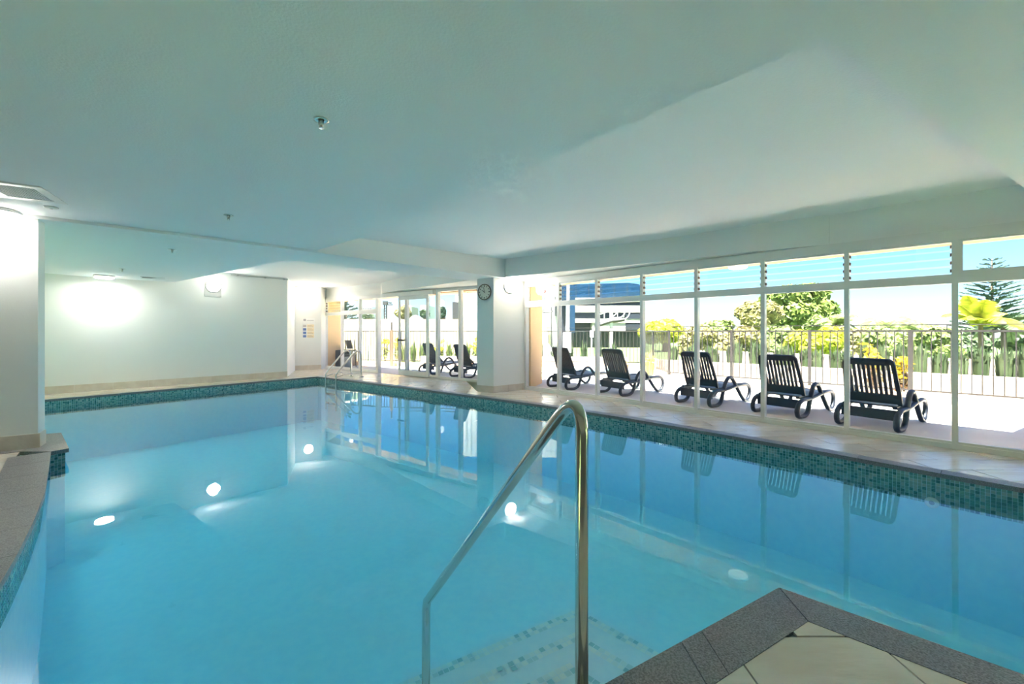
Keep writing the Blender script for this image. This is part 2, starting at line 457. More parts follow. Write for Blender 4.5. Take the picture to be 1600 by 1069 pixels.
# ------------------------------------------------------------------ decks: slab, pavers, coping
def clip_half(poly, a, b, c):
    out = []
    for i in range(len(poly)):
        p, q = poly[i - 1], poly[i]
        dp, dq = a * p[0] + b * p[1] + c, a * q[0] + b * q[1] + c
        if (dp >= 0) != (dq >= 0):
            t = dp / (dp - dq)
            out.append((p[0] + (q[0] - p[0]) * t, p[1] + (q[1] - p[1]) * t))
        if dq >= 0: out.append((q[0], q[1]))
    return out
def area(p): return 0.5 * sum(p[i - 1][0] * p[i][1] - p[i][0] * p[i - 1][1] for i in range(len(p)))
def offset_line(pts, d):
    """offset an open polyline to its left by d"""
    out = []
    for i, p in enumerate(pts):
        n = Vector((0, 0))
        ns = []
        if i > 0:
            t = (pts[i] - pts[i - 1]).normalized(); ns.append(Vector((-t.y, t.x)))
        if i < len(pts) - 1:
            t = (pts[i + 1] - pts[i]).normalized(); ns.append(Vector((-t.y, t.x)))
        if len(ns) == 2:
            b = (ns[0] + ns[1]).normalized(); n = b / max(0.35, b.dot(ns[0]))
        else: n = ns[0]
        out.append(p + n * d)
    return out
CW = 0.16
right_in = offset_line(right_edge, CW)
if (right_in[3] - right_edge[3]).y < 0: right_in = offset_line(right_edge, -CW); 
end_line = [pool_left_out, C0]
end_in = offset_line(end_line, 0.16)
if (end_in[1] - C0).y < 0: end_in = offset_line(end_line, -0.16)
# corner where both copings meet
def meet(a, b, c, d):
    r, s = b - a, d - c
    t = ((c - a).x * s.y - (c - a).y * s.x) / (r.x * s.y - r.y * s.x)
    return a + r * t
corner_in = meet(end_in[0], end_in[1], right_in[0], right_in[1])
deck_right = [corner_in] + right_in[1:] + [G0 + GD * 9.0, G0, K1, K0, K2, F1 + Vector((-0.3, 0.22)), F0, A2, A1, E1 + Vector((0.01, 0)), E_END + (corner_in - E1) * 0.0 + Vector((0.02, 0)), end_in[0]]
deck_right = [Vector((p[0], p[1])) for p in deck_right]
pl_in = offset_line([plat_left, pc, plat_right], 0.2)
if (pl_in[1] - pc).y > 0: pl_in = offset_line([plat_left, pc, plat_right], -0.2)
deck_near = [pl_in[1], pl_in[2], Vector((6.0, 0.6)), Vector((8.6, BK)), Vector((-2.5, BK)), pl_in[0]]
left_line = [tip[0]] + left_curve[1:] + lc_end[:2]
left_in = offset_line(left_line, 0.3)
if (left_in[3] - left_line[3]).x > 0: left_in = offset_line(left_line, -0.3)
deck_left = [V2(g(31, 706))] + left_in[1:] + [Vector((-2.5, BK)), Vector((-9.1, BK)), P_END, P0 + PD * 0.3]

floor = struct('floor', MB().prism(deck_right, -0.22, -0.012), 'grout', 'pool deck of diagonal sandstone pavers between pool and windows', 'floor')
struct('floor_platform', MB().prism(deck_near, -0.22, -0.012), 'grout', 'sandstone paved corner platform standing out into the pool', 'floor')
fp = bpy.data.objects['floor_platform']
floor_l = struct('floor_left', MB().prism(deck_left, -0.22, -0.012), 'grout', 'strip of paved deck inside the curved stone edge on the left', 'floor')
random.seed(3)
def pave(region, parent, ylo, yhi, xlo, xhi, L=0.62, Wd=0.305, dx=0.0, limit=None):
    k = math.floor((ylo - 1.773) / Wd)
    while 1.773 + k * Wd < yhi:
        y0 = 1.773 + k * Wd
        off = 1.215 + dx + (L * 0.5 if k % 2 else 0.0)
        m = math.floor((xlo - off) / L)
        while off + m * L < xhi:
            x0 = off + m * L
            p = [tuple(v) for v in region]
            j = 0.004
            for a, b, c in ((1, 0, -(x0 + j)), (-1, 0, x0 + L - j), (0, 1, -(y0 + j)), (0, -1, y0 + Wd - j)):
                p = clip_half(p, a, b, c)
                if len(p) < 3: break
            if len(p) >= 3 and abs(area(p)) > 0.0004:
                q = []
                for v in p:
                    if not q or (Vector(v) - Vector(q[-1])).length > 1e-4: q.append(v)
                if len(q) > 2 and (Vector(q[0]) - Vector(q[-1])).length < 1e-4: q.pop()
                if len(q) >= 3:
                    MB().prism(q, -0.03, random.uniform(-0.002, 0.001)).build('paver', 'sandstone', parent)
            m += 1
        k += 1
pave(deck_right, floor, 1.0, 15, -12, 7.5)
pave(deck_near, fp, 0.2, 2.2, -0.4, 3.2)
pave(deck_left, floor_l, 1.2, 4.8, -6.5, -2.2)

# coping stones
def along(pts, s):
    for i in range(len(pts) - 1):
        L = (pts[i + 1] - pts[i]).length
        if s <= L or i == len(pts) - 2: return pts[i] + (pts[i + 1] - pts[i]) * (s / L), i
        s -= L
def plen(pts): return sum((pts[i + 1] - pts[i]).length for i in range(len(pts) - 1))
def coping(edge, inner, parent, lengths, over=0.025, th=0.04):
    """stones between the water edge and the inner line, cut square to the run"""
    tot = plen(edge); s = 0.0; i = 0
    cum = [0.0]
    for k in range(len(edge) - 1): cum.append(cum[-1] + (edge[k + 1] - edge[k]).length)
    def pt(line, s):
        for k in range(len(edge) - 1):
            if s <= cum[k + 1] + 1e-9: 
                t = (s - cum[k]) / (cum[k + 1] - cum[k]); return line[k] + (line[k + 1] - line[k]) * t
        return line[-1]
    while s < tot - 0.02:
        L = lengths[min(i, len(lengths) - 1)]; i += 1
        e = min(tot, s + L)
        ss = [s + 0.002] + [c for c in cum if s + 0.02 < c < e - 0.02] + [e - 0.002]
        poly = [pt(edge, q) for q in ss] + [pt(inner, q) for q in reversed(ss)]
        MB().prism([tuple(v) for v in poly], -th, 0.002).build('coping_stone', 'granite', parent)
        s = e
coping(right_edge, [corner_in] + right_in[1:], floor, [0.6])
coping([pool_left_out, C0][::-1], [corner_in, end_in[0]], floor, [0.6])
coping([pc, plat_left], [pl_in[1], pl_in[0]], fp, [0.614, 0.13, 0.336, 0.5])
coping([pc, plat_right], [pl_in[1], pl_in[2]], fp, [0.9, 0.6])
coping(left_line, left_in, floor_l, [0.45, 0.5])
tipstone = MB().prism([tuple(tip[0]), tuple(tip[1]), tuple(tip[2]), tuple(tip[3]), tuple(left_back + Vector((0, -0.1))), tuple(P0 + PD * 0.6 + Vector((0.1, -0.15))), tuple(V2(g(31, 706)))], -0.04, 0.003)
tipstone.build('coping_stone', 'granite', floor_l)
coping(lc_end[1:], offset_line(lc_end[1:], 0.3) if (offset_line(lc_end[1:], 0.3)[0] - lc_end[1]).y < 0 else offset_line(lc_end[1:], -0.3), floor_l, [0.5])

# ------------------------------------------------------------------ pool shell, mosaic band, steps, water
ZW, ZB = -0.135, -1.25
def inset(poly, d):
    n = len(poly); out = []
    a = area([tuple(p) for p in poly]); sgn = 1 if a > 0 else -1
    for i in range(n):
        t0 = (poly[i] - poly[i - 1]).normalized(); t1 = (poly[(i + 1) % n] - poly[i]).normalized()
        n0 = Vector((-t0.y, t0.x)) * sgn; n1 = Vector((-t1.y, t1.x)) * sgn
        b = n0 + n1
        b = b.normalized() if b.length > 1e-5 else n0
        out.append(poly[i] + b * (d / max(0.35, b.dot(n0))))
    return out
wall_in = inset(pool, -0.03)          # wall face 3 cm behind the coping nosing
wall_out = inset(pool, -0.22)
mb = MB(); n = len(pool)
vs = [(p.x, p.y, -0.04) for p in wall_in] + [(p.x, p.y, ZB) for p in wall_in] + [(p.x, p.y, -0.04) for p in wall_out] + [(p.x, p.y, ZB - 0.2) for p in wall_out]
fs = []
for i in range(n):
    j = (i + 1) % n
    fs += [(i, j, n + j, n + i), (2 * n + j, 2 * n + i, 3 * n + i, 3 * n + j), (i, 2 * n + i, 2 * n + j, j)]
fs += [tuple(range(n, 2 * n)), tuple(range(4 * n - 1, 3 * n - 1, -1))]
mb.add(vs, fs)
shell = struct('pool_shell', mb, 'plaster', 'pale blue plastered indoor pool basin', 'pool')
def mosaic(pts, parent, name, pitch=0.029, z1=-0.042, rows=9, th=0.004, skipfar=False):
    mb = MB()
    for i in range(len(pts) - 1):
        a, b = pts[i], pts[i + 1]
        t = (b - a); L = t.length; t.normalize()
        nn = Vector((-t.y, t.x))
        mid = (a + b) / 2 + nn * 0.05
        c = sum(((p - mid).length < 0) for p in pts)
        # inward = towards the pool centre
        if (POOLC - a).dot(nn) < 0: nn = -nn
        m = max(1, int(L / pitch)); w = L / m
        for k in range(m):
            for r in range(rows):
                x0, x1 = k * w + 0.0015, (k + 1) * w - 0.0015
                zt, zb = z1 - r * pitch - 0.0015, z1 - (r + 1) * pitch + 0.0015
                p0, p1 = a + t * x0, a + t * x1
                q0, q1 = p0 + nn * th, p1 + nn * th
                mb.add([(q0.x, q0.y, zb), (q1.x, q1.y, zb), (q1.x, q1.y, zt), (q0.x, q0.y, zt), (p0.x, p0.y, zt), (p1.x, p1.y, zt)], [(0, 1, 2, 3), (3, 2, 5, 4)])
    o = mb.build(name, 'mosaic', parent); o['kind'] = 'stuff'; o['label'] = 'band of small teal glass mosaic tiles at the waterline'
    return o
POOLC = Vector((-2.5, 6.0))
nr = len(right_edge)
ri = wall_in[1:1 + nr]
mosaic([wall_in[0], wall_in[1]], shell, 'mosaic_tiles')
mosaic(ri, shell, 'mosaic_tiles')
mosaic([wall_in[n - 5], wall_in[n - 4], wall_in[n - 3], wall_in[n - 2]], shell, 'mosaic_tiles')
mosaic([wall_in[i] for i in range(n - 10, n - 3)], shell, 'mosaic_tiles')
# corner steps under the handrail
stair = empty('pool_steps', (0.3, 1.9, -1.2)); tag(stair, 'underwater corner steps with mosaic edged treads below the handrail', 'steps', kind='structure')
dl = d1; dr = d2
for z, ap, in ((-0.25, Vector((0.27, 1.95))), (-0.42, Vector((0.36, 2.38))), (-0.62, Vector((0.45, 2.88)))):
    e_in = meet(ap, ap + dr, pc, pc + d1)
    far_l = ap + dl * 2.6
    e_l = meet(far_l, far_l + Vector((dl.y, -dl.x)), pc, pc + d1)
    st = MB().prism([tuple(ap), tuple(far_l), tuple(e_l), tuple(e_in)], ZB + 0.002, z).build('tread', 'plaster', stair)
    mb = MB()
    def row(a, t, nrm, L):
        k = 0
        while k * 0.032 < L:
            for r in range(2):
                p = a + t * (k * 0.032 + 0.002) + nrm * (0.006 + r * 0.032)
                q = p + t * 0.028; s_ = nrm * 0.028
                mb.add([(p.x, p.y, z + 0.003), (q.x, q.y, z + 0.003), ((q + s_).x, (q + s_).y, z + 0.003), ((p + s_).x, (p + s_).y, z + 0.003)], [(0, 1, 2, 3)])
            k += 1
    n1 = Vector((-dl.y, dl.x))
    if n1.y > 0: n1 = -n1
    n2 = Vector((-dr.y, dr.x))
    if n2.y > 0: n2 = -n2
    row(ap, dl, n1, 2.0); row(ap + dr * 0.075, dr, n2, (e_in - ap).length - 0.075)
    o = mb.build('mosaic_tiles', 'step_mosaic', st); o['kind'] = 'stuff'
wp = inset(pool, -0.10)
water = tag(MB().prism([tuple(p) for p in wp], ZB - 0.06, ZW).build('pool_water', 'water'), 'still clear turquoise water filling the indoor pool', 'water', kind='stuff')

# ------------------------------------------------------------------ skirting tiles
def skirting(name, a, b, nrm, L, label, h=0.105, th=0.012, z0=0.0):
    root = empty(name, (a.x, a.y, z0)); tag(root, label, 'skirting', kind='structure')
    d = (b - a); T = d.length; d.normalize()
    s = 0.0
    while s < T - 0.01:
        e = min(T, s + L)
        p, q = a + d * (s + 0.002), a + d * (e - 0.002)
        MB().prism([tuple(p), tuple(q), tuple(q + nrm * th), tuple(p + nrm * th)], z0, z0 + h).build('skirting_tile', 'skirting', root)
        s = e
skirting('baseboard_far', E1, E_END, -nE, 0.60, 'row of beige skirting tiles along the end wall', h=0.16)
nA = Vector((A2.y - A1.y, -(A2.x - A1.x))).normalized()
if nA.y > 0: nA = -nA
skirting('baseboard_corner', A1, A2, nA, 0.4, 'beige skirting tiles below the notice wall', h=0.16)
nk = Vector((kr.y, -kr.x))
if nk.x < 0: nk = -nk
skirting('baseboard_column', K0, K1, nk, 0.4, 'beige skirting tiles on the window side of the column', h=0.14)
skirting('baseboard_column_side', K2, K0, nl, 0.4, 'beige skirting tiles on the pool side of the column', h=0.14)
skirting('baseboard_left', P0 - PD * 0.02, P0 + PD * 3.0, -pn, 0.45, 'beige skirting tiles at the foot of the pale wall end', h=0.16)
nP = Vector((PD.x, PD.y)) * -1
skirting('baseboard_left_end', P0 + pn * 0.22, P0 - pn * 0.012, nP, 0.4, 'beige skirting tile round the narrow end of the wall', h=0.16)

# ------------------------------------------------------------------ glazing
def window(n, fr, s0, s1, kind, label, z_tr=(1.835, 1.935), z_hd=(2.31, 2.43), pw=0.05, louvre=True):
    root = empty('window_%d' % n, fr(s0, 0, 0)); tag(root, label, 'window', kind='structure')
    a, b = s0 + pw / 2, s1 - pw / 2
    MB().box(s0 - pw / 2, s0 + pw / 2, -0.05, 0.05, 0, z_hd[1], fr).build('post', 'frame_white', root)
    MB().box(a, b, -0.05, 0.05, 0, 0.055, fr).box(a, b, -0.03, 0.03, 0.055, 0.08, fr).build('sill', 'frame_white', root)
    MB().box(a, b, -0.05, 0.05, z_hd[0], z_hd[1], fr).box(a, b, -0.03, 0.03, z_hd[0] - 0.02, z_hd[0], fr).build('head', 'frame_white', root)
    if z_tr:
        MB().box(a, b, -0.05, 0.05, *z_tr, fr).build('transom', 'frame_white', root)
        MB().box(a, b, 0.012, 0.018, 0.08, z_tr[0], fr).build('pane', 'pane', root)
        if kind == 'louvre':
            N = 4; zz0, zz1 = z_tr[1], z_hd[0] - 0.02
            for k in range(N):
                zc_ = zz0 + (k + 0.5) * (zz1 - zz0) / N
                mb = MB()
                c, s_ = math.cos(R(28)), math.sin(R(28))
                h = 0.055; t = 0.003
                pts = [(-h * c - t * s_, -h * s_ + t * c), (h * c - t * s_, h * s_ + t * c), (h * c + t * s_, h * s_ - t * c), (-h * c + t * s_, -h * s_ - t * c)]
                vs = [fr(x, -p[0], zc_ + p[1]) for x in (a + 0.012, b - 0.012) for p in pts]
                mb.add(vs, [(0, 1, 2, 3), (7, 6, 5, 4), (0, 4, 5, 1), (1, 5, 6, 2), (2, 6, 7, 3), (3, 7, 4, 0)])
                bl = mb.build('louvre_blade', 'louvre_glass', root)
                mb = MB()
                for x in (a + 0.001, b - 0.013):
                    mb.box(x, x + 0.012, -0.03, 0.03, zc_ - 0.02, zc_ + 0.012, fr)
                mb.build('clip', 'louvre_clip', bl)
        else:
            w = 0.035
            MB().box(a, a + w, -0.035, 0.035, z_tr[1], z_hd[0] - 0.02, fr).box(b - w, b, -0.035, 0.035, z_tr[1], z_hd[0] - 0.02, fr).box(a + w, b - w, -0.035, 0.035, z_tr[1], z_tr[1] + w, fr).build('sash', 'frame_white', root)
            MB().box(a + w, b - w, 0.0, 0.006, z_tr[1] + w, z_hd[0] - 0.02, fr).build('pane', 'pane', root)
    else:
        MB().box(a, b, 0.012, 0.018, 0.08, z_hd[0] - 0.02, fr).build('pane', 'pane', root)
    return root
s_last = (hit(1492, G0, G1) - G0).dot(GD)
BAY = s_last / 7
near_lab = ['narrow window bay with a plain upper light right beside the column',
 'window bay with glass louvres one bay from the column', 'louvred window bay two bays from the column, office block behind',
 'louvred window bay three bays from the column', 'louvred window bay four bays from the column with a soffit lamp behind it',
 'louvred window bay showing the large fig tree outside', 'louvred window bay with a lounger and palm crowns outside',
 'window bay with a plain upper light showing the tall pine', 'window bay at the near end of the facade', 'last window bay of the facade']
for i in range(10):
    window(i + 1, fg, i * BAY, (i + 1) * BAY, 'fixed' if i in (0, 7) else 'louvre', near_lab[i])
MB().box(10 * BAY - 0.025, 10 * BAY + 0.9, -0.1, 0.2, 0, ZT, fg).build('wall_right_end', 'wall_paint')
tag(bpy.data.objects['wall_right_end'], 'cream wall closing the window row at the near end', 'wall', kind='structure')
mb = MB().prism([G0 + GD * (10 * BAY + 0.85), G0 + GD * (10 * BAY + 0.85) + Vector((0.3, 0)), Vector((8.9, BK)), Vector((8.4, BK))], 0, ZT)
struct('wall_rear_side', mb, 'wall_paint', 'white wall to the side behind the viewer', 'wall')
def fs_(x): return (hit(x, F0, F1) - F0).dot(FD)
fx = [fs_(x) for x in (509.5, 535, 563, 591)]
far_lab = ['narrow louvred window bay beside the notice wall', 'window bay behind the chrome pool ladder', 'window bay next to the open sliding doorway']
for i in range(3):
    window(11 + i, ff, fx[i], fx[i + 1], 'louvre' if i == 0 else 'fixed', far_lab[i], z_hd=(2.36, 2.47), z_tr=(1.86, 1.97), pw=0.06)
# doorway, sliding leaf on the room side, fixed lights
dj = [fs_(x) for x in (591, 627, 636, 671.5, 684.5, 720, 747)]
door_fr = empty('door_1', ff(dj[0], 0, 0)); tag(door_fr, 'open sliding glass door leaf with white frame and black handle', 'door', kind='structure')
MB().box(dj[0] - 0.05, dj[0] + 0.07, -0.06, 0.06, 0, 2.47, ff).build('jamb', 'frame_white', door_fr)
MB().box(dj[0] + 0.07, dj[4], -0.06, 0.06, 2.38, 2.47, ff).box(dj[1] - 1.2, dj[4] - 0.05, -0.16, -0.06, 2.33, 2.45, ff).build('track', 'frame_white', door_fr)
lf0, lf1 = dj[1], dj[3] + 0.06
leaf = MB().box(lf0, lf0 + 0.06, -0.11, -0.07, 0.02, 2.33, ff).box(lf1 - 0.10, lf1, -0.11, -0.07, 0.02, 2.33, ff)
leaf.box(lf0 + 0.06, lf1 - 0.10, -0.11, -0.07, 0.02, 0.16, ff).box(lf0 + 0.06, lf1 - 0.10, -0.11, -0.07, 2.22, 2.33, ff).build('leaf_frame', 'frame_white', door_fr)
MB().box(lf0 + 0.06, lf1 - 0.10, -0.093, -0.087, 0.16, 2.22, ff).build('pane', 'pane', door_fr)
MB().box(lf0 + 0.0, lf0 + 0.30, -0.15, -0.11, 1.02, 1.07, ff).build('handle', 'dark_metal', door_fr)
def far_light(n, a, b, label):
    root = empty('window_%d' % n, ff(a, 0, 0)); tag(root, label, 'window', kind='structure')
    MB().box(a - 0.045, a + 0.045, -0.05, 0.05, 0, 2.47, ff).build('post', 'frame_white', root)
    MB().box(a + 0.045, b - 0.045, -0.05, 0.05, 0, 0.07, ff).build('sill', 'frame_white', root)
    MB().box(a + 0.045, b - 0.045, -0.05, 0.05, 2.39, 2.47, ff).build('head', 'frame_white', root)
    MB().box(a + 0.045, b - 0.045, 0.0, 0.006, 0.07, 2.39, ff).build('pane', 'pane', root)
far_light(14, dj[2], dj[4], 'fixed glass light behind the sliding door leaf')
far_light(15, dj[4], dj[5], 'tall fixed glass light beside the sliding door')
far_light(16, dj[5], dj[6] + 0.5, 'tall fixed glass light half hidden by the column')

# ------------------------------------------------------------------ round lamps
def round_lamp(name, c, axis, r, label, power=None, group=None, depth=0.07, glow='lamp_glow', tint=(1.0, 0.97, 0.92), light_name='lamp_light'):
    """round bulkhead lamp: base ring, white diffuser and the disk of light it gives off; power = radiance of the disk"""
    power = LAMP_L if power is None else power
    c = Vector(c); axis = Vector(axis).normalized()
    root = empty(name, c); tag(root, label, 'lamp', group)
    MB().lathe([(0.001, 0), (r * 1.06, 0), (r * 1.06, depth * 0.35), (r * 0.96, depth * 0.5)], 28, c, axis).build('base', 'frame_white', root)
    MB().lathe([(r * 0.97, depth * 0.4), (r * 0.97, depth * 0.75), (r * 0.85, depth * 0.95), (r * 0.5, depth * 1.05), (0.001, depth * 1.08)], 28, c, axis).build('diffuser', glow, root)
    if power > 0:
        ld = bpy.data.lights.new('lamp_light', 'AREA'); ld.shape = 'DISK'; ld.size = 1.8 * r
        ld.energy = power * math.pi * math.pi * (0.9 * r) ** 2
        ld.color = tint
        lo = bpy.data.objects.new(light_name, ld); COL.objects.link(lo)
        lo.parent = root; lo.location = axis * depth * 1.12
        lo.rotation_euler = axis.to_track_quat('-Z', 'Y').to_euler()
    return root
cw = hit(795.5, K0, K1); wl_ = [None]
lc = Vector((cw.x, cw.y, 0)) + Vector((nk.x, nk.y, 0)) * 0.002
lc.z = H + (HY - 447) / FPX * cw.y
round_lamp('wall_lamp', lc, (nk.x, nk.y, 0), 0.15, 'round white bulkhead lamp lit on the column beside the clock')
ew = hit(333, E1, E0); lc = Vector((ew.x - nE.x * 0.012, ew.y - nE.y * 0.012, H + (HY - 447.5) / FPX * ew.y))
r0 = round_lamp('wall_lamp', lc, (-nE.x, -nE.y, 0), 0.15, 'round lit bulkhead lamp with a square plate on the end wall')
uE = Vector((-ED.x, -ED.y))
fe = frame(ew, uE, -nE)
MB().box(-0.18, 0.17, 0.0, 0.012, lc.z - 0.27, lc.z + 0.1, fe).build('back_plate', 'vent_grey', r0)
aw = hit(482, A1, A2); lc = Vector((aw.x + nA.x * 0.002, aw.y + nA.y * 0.002, H + (HY - 467.5) / FPX * aw.y))
round_lamp('wall_lamp', lc, (nA.x, nA.y, 0), 0.15, 'round lit bulkhead lamp above the notice on the corner wall')
cl = gc(163, 430.5); round_lamp('ceiling_lamp', cl + Vector((0, 0, 0.001)), (0, 0, -1), 0.16, 'round ceiling lamp glowing just before the end wall')
pw_ = hit(160, E1, E0); fe2 = frame(pw_, uE, -nE)
zt_ = H + (HY - 450) / FPX * pw_.y
tag(MB().box(-0.17, 0.15, 0.0, 0.014, zt_, zt_ + 0.25, fe2).build('wall_plate', 'wall_paint'), 'square blank cover plate on the end wall below a ceiling lamp', 'plate')
cl = gc(-8, 327, UP); round_lamp('ceiling_lamp', cl, (0, 0, -1), 0.18, 'round ceiling lamp shining beside the pale wall end', light_name='ceiling_lamp_left_offscreen')
# ------------------------------------------------------------------ ceiling fittings
def sprinkler(p, label):
    root = empty('sprinkler', p); tag(root, label, 'sprinkler')
    MB().lathe([(0.018, 0.0), (0.046, 0.0), (0.046, 0.006), (0.030, 0.008), (0.018, 0.004)], 20, p, (0, 0, -1)).build('rosette', 'steel', root)
    MB().lathe([(0.001, -0.02), (0.03, -0.001), (0.03, 0.0015), (0.001, 0.0015)], 16, p, (0, 0, -1)).build('recess', 'dark_metal', root)
    MB().lathe([(0.010, 0.0), (0.012, 0.03), (0.006, 0.04)], 12, p, (0, 0, -1)).tube([p + Vector((-0.014, 0, -0.002)), p + Vector((-0.016, 0, -0.03)), p + Vector((-0.004, 0, -0.05))], 0.003, 6).tube([p + Vector((0.014, 0, -0.002)), p + Vector((0.016, 0, -0.03)), p + Vector((0.004, 0, -0.05))], 0.003, 6).build('frame_arm', 'steel', root)
    MB().lathe([(0.001, 0.050), (0.015, 0.051), (0.015, 0.054), (0.001, 0.054)], 14, p, (0, 0, -1)).build('deflector', 'steel', root)
sprinkler(gc(502, 187, UP), 'chrome sprinkler head in the middle of the large ceiling slab')
sprinkler(gc(357, 336, UP), 'small sprinkler head near the step in the ceiling')
sprinkler(gc(269, 389.5), 'small sprinkler head on the far ceiling slab')
sprinkler(gc(191, 420), 'tiny sprinkler head just above the glowing ceiling lamp')
# supply grille at the left
c0, c1, c2, c3 = gc(53, 293, UP), gc(55.5, 310, UP), gc(-30, 299, UP), gc(-30, 282, UP)
ug = (c3 - c0); ug.z = 0; Lg = ug.length; ug.normalize(); vg = (c1 - c0); vg.z = 0; Wg = vg.length; vg = Vector((-ug.y, ug.x, 0)); 
if vg.dot(c1 - c0) < 0: vg = -vg
groot = empty('ceiling_grille', c0); tag(groot, 'grey ceiling air grille in a white frame above the wall end', 'vent')
fgx = lambda s, n, z: tuple(c0 + ug * s + vg * n + Vector((0, 0, z)))
mb = MB(); B_ = 0.07
mb.box(-B_, Lg + B_, -B_, 0, -0.012, 0.004, fgx).box(-B_, Lg + B_, Wg, Wg + B_, -0.012, 0.004, fgx).box(-B_, 0, 0, Wg, -0.012, 0.004, fgx).box(Lg, Lg + B_, 0, Wg, -0.012, 0.004, fgx)
mb.build('frame', 'frame_white', groot)
MB().box(0, Lg, 0, Wg, -0.001, 0.002, fgx).build('backing', 'vent_grey', groot)
k = 0
while k * 0.022 < Lg:
    MB().box(k * 0.022, k * 0.022 + 0.008, 0, Wg, -0.01, -0.001, fgx).build('grille_bar', 'vent_grey', groot); k += 1
sm = gc(80, 323.5, UP)
sr = empty('smoke_detector', sm); tag(sr, 'flat white round detector cover on the ceiling beside the grille', 'detector')
MB().lathe([(0.001, 0.0), (0.055, 0.0), (0.055, 0.010), (0.045, 0.018), (0.001, 0.018)], 20, sm, (0, 0, -1)).build('cover', 'frame_white', sr)
MB().lathe([(0.010, 0.018), (0.014, 0.021), (0.001, 0.021)], 10, sm, (0, 0, -1)).build('indicator', 'vent_grey', sr)
# linear slot near the end wall
a_, b_ = gc(222, 433), gc(256, 435.5)
us = (b_ - a_); us.z = 0; Ls = us.length; us.normalize(); vv = Vector((-us.y, us.x, 0))
sroot = empty('slot_vent', a_); tag(sroot, 'dark narrow slot vent in the ceiling near the end wall', 'vent')
fsx = lambda s, n, z: tuple(a_ + us * s + vv * n + Vector((0, 0, z)))
MB().box(0, Ls, -0.11, 0.11, -0.004, 0.003, fsx).build('opening', 'dark_metal', sroot)
MB().box(-0.02, Ls + 0.02, -0.13, -0.11, -0.010, 0.003, fsx).box(-0.02, Ls + 0.02, 0.11, 0.13, -0.010, 0.003, fsx).build('frame', 'vent_grey', sroot)
# conduit along the top of the end wall
p1_ = hit(360, E1, E0) - nE * 0.045; p2_ = hit(447, E1, E0) - nE * 0.045
z_a = H + (HY - 425.5) / FPX * p1_.y
zp = min(2.78, H + (HY - 437) / FPX * p2_.y + 0.03)
cr = empty('conduit', (p1_.x, p1_.y, zp)); tag(cr, 'thin grey conduit running along the top of the end wall', 'pipe')
MB().tube([(p1_.x, p1_.y, zp), (p2_.x, p2_.y, zp), (p2_.x + 0.03, p2_.y + 0.02, zp - 0.01)], 0.011, 8).build('pipe', 'vent_grey', cr)
for t in (0.1, 0.6, 0.95):
    q = p1_ + (p2_ - p1_) * t
    MB().box(q.x - 0.02, q.x + 0.02, q.y - 0.02, q.y + 0.03, zp - 0.018, zp + 0.018).build('bracket', 'vent_grey', cr)

# ------------------------------------------------------------------ clock on the column
kc = hit(758, K0, K2)
ck = Vector((kc.x + nl.x * 0.006, kc.y + nl.y * 0.006, H + (HY - 456.5) / FPX * kc.y))
clock = empty('wall_clock', ck); tag(clock, 'round wall clock with pale face and dark rim on the column', 'clock')
ax = Vector((nl.x, nl.y, 0))
MB().lathe([(0.001, 0), (0.165, 0), (0.172, 0.01), (0.172, 0.03), (0.158, 0.036), (0.152, 0.026)], 32, ck, ax).build('rim', 'brown_metal', clock)
MB().lathe([(0.001, 0.024), (0.155, 0.024)], 32, ck, ax).build('face', 'clock_face', clock)
tx = Vector((-nl.y, nl.x, 0))
if tx.x < 0: tx = -tx
def cpt(a, r, d): return ck + ax * d + tx * (math.sin(a) * r) + Vector((0, 0, math.cos(a) * r))
for h in range(12):
    a = h * math.pi / 6
    MB().tube([cpt(a, 0.112, 0.026), cpt(a, 0.138, 0.026)], 0.007 if h % 3 else 0.010, 5).build('hour_mark', 'black_print', clock)
MB().tube([cpt(R(-8), -0.02, 0.029), cpt(R(-8), 0.10, 0.029)], 0.004, 5).build('minute_hand', 'black_print', clock)
MB().tube([cpt(R(-60), -0.02, 0.029), cpt(R(-60), 0.07, 0.029)], 0.005, 5).build('hour_hand', 'black_print', clock)
# notice on the corner wall
na0 = hit(472.5, A1, A2); na1 = hit(492, A1, A2)
un = (na1 - na0).normalized(); wN = (na1 - na0).length
fn = frame(na0, un, nA)
zb_ = H + (HY - 528.3) / FPX * na0.y; hN = (528.3 - 497) / FPX * na0.y
sign = empty('pool_notice', (na0.x, na0.y, zb_)); tag(sign, 'white pool rules notice with blue pictograms and orange text panels', 'sign')
MB().box(0, wN, 0, 0.006, zb_, zb_ + hN, fn).build('board', 'sign_white', sign)
for k in range(4):
    MB().box(0.02, wN * 0.30, 0.006, 0.008, zb_ + 0.02 + k * 0.115, zb_ + 0.10 + k * 0.115, fn).build('pictogram', 'blue_print' if k < 3 else 'grey_print', sign)
    MB().box(wN * 0.36, wN * 0.93, 0.006, 0.008, zb_ + 0.01 + k * 0.115, zb_ + 0.11 + k * 0.115, fn).build('text_panel', 'orange_print', sign)
    mb = MB()
    for j in range(3):
        mb.box(wN * 0.40, wN * (0.86 - 0.1 * (j == 2)), 0.008, 0.009, zb_ + 0.025 + k * 0.115 + j * 0.027, zb_ + 0.033 + k * 0.115 + j * 0.027, fn)
    mb.build('text_line', 'grey_print', sign)
MB().box(0.03, wN * 0.28, 0.006, 0.008, zb_ + hN - 0.10, zb_ + hN - 0.03, fn).build('emblem', 'grey_print', sign)
MB().box(wN * 0.36, wN * 0.9, 0.006, 0.008, zb_ + hN - 0.085, zb_ + hN - 0.065, fn).build('heading', 'grey_print', sign)

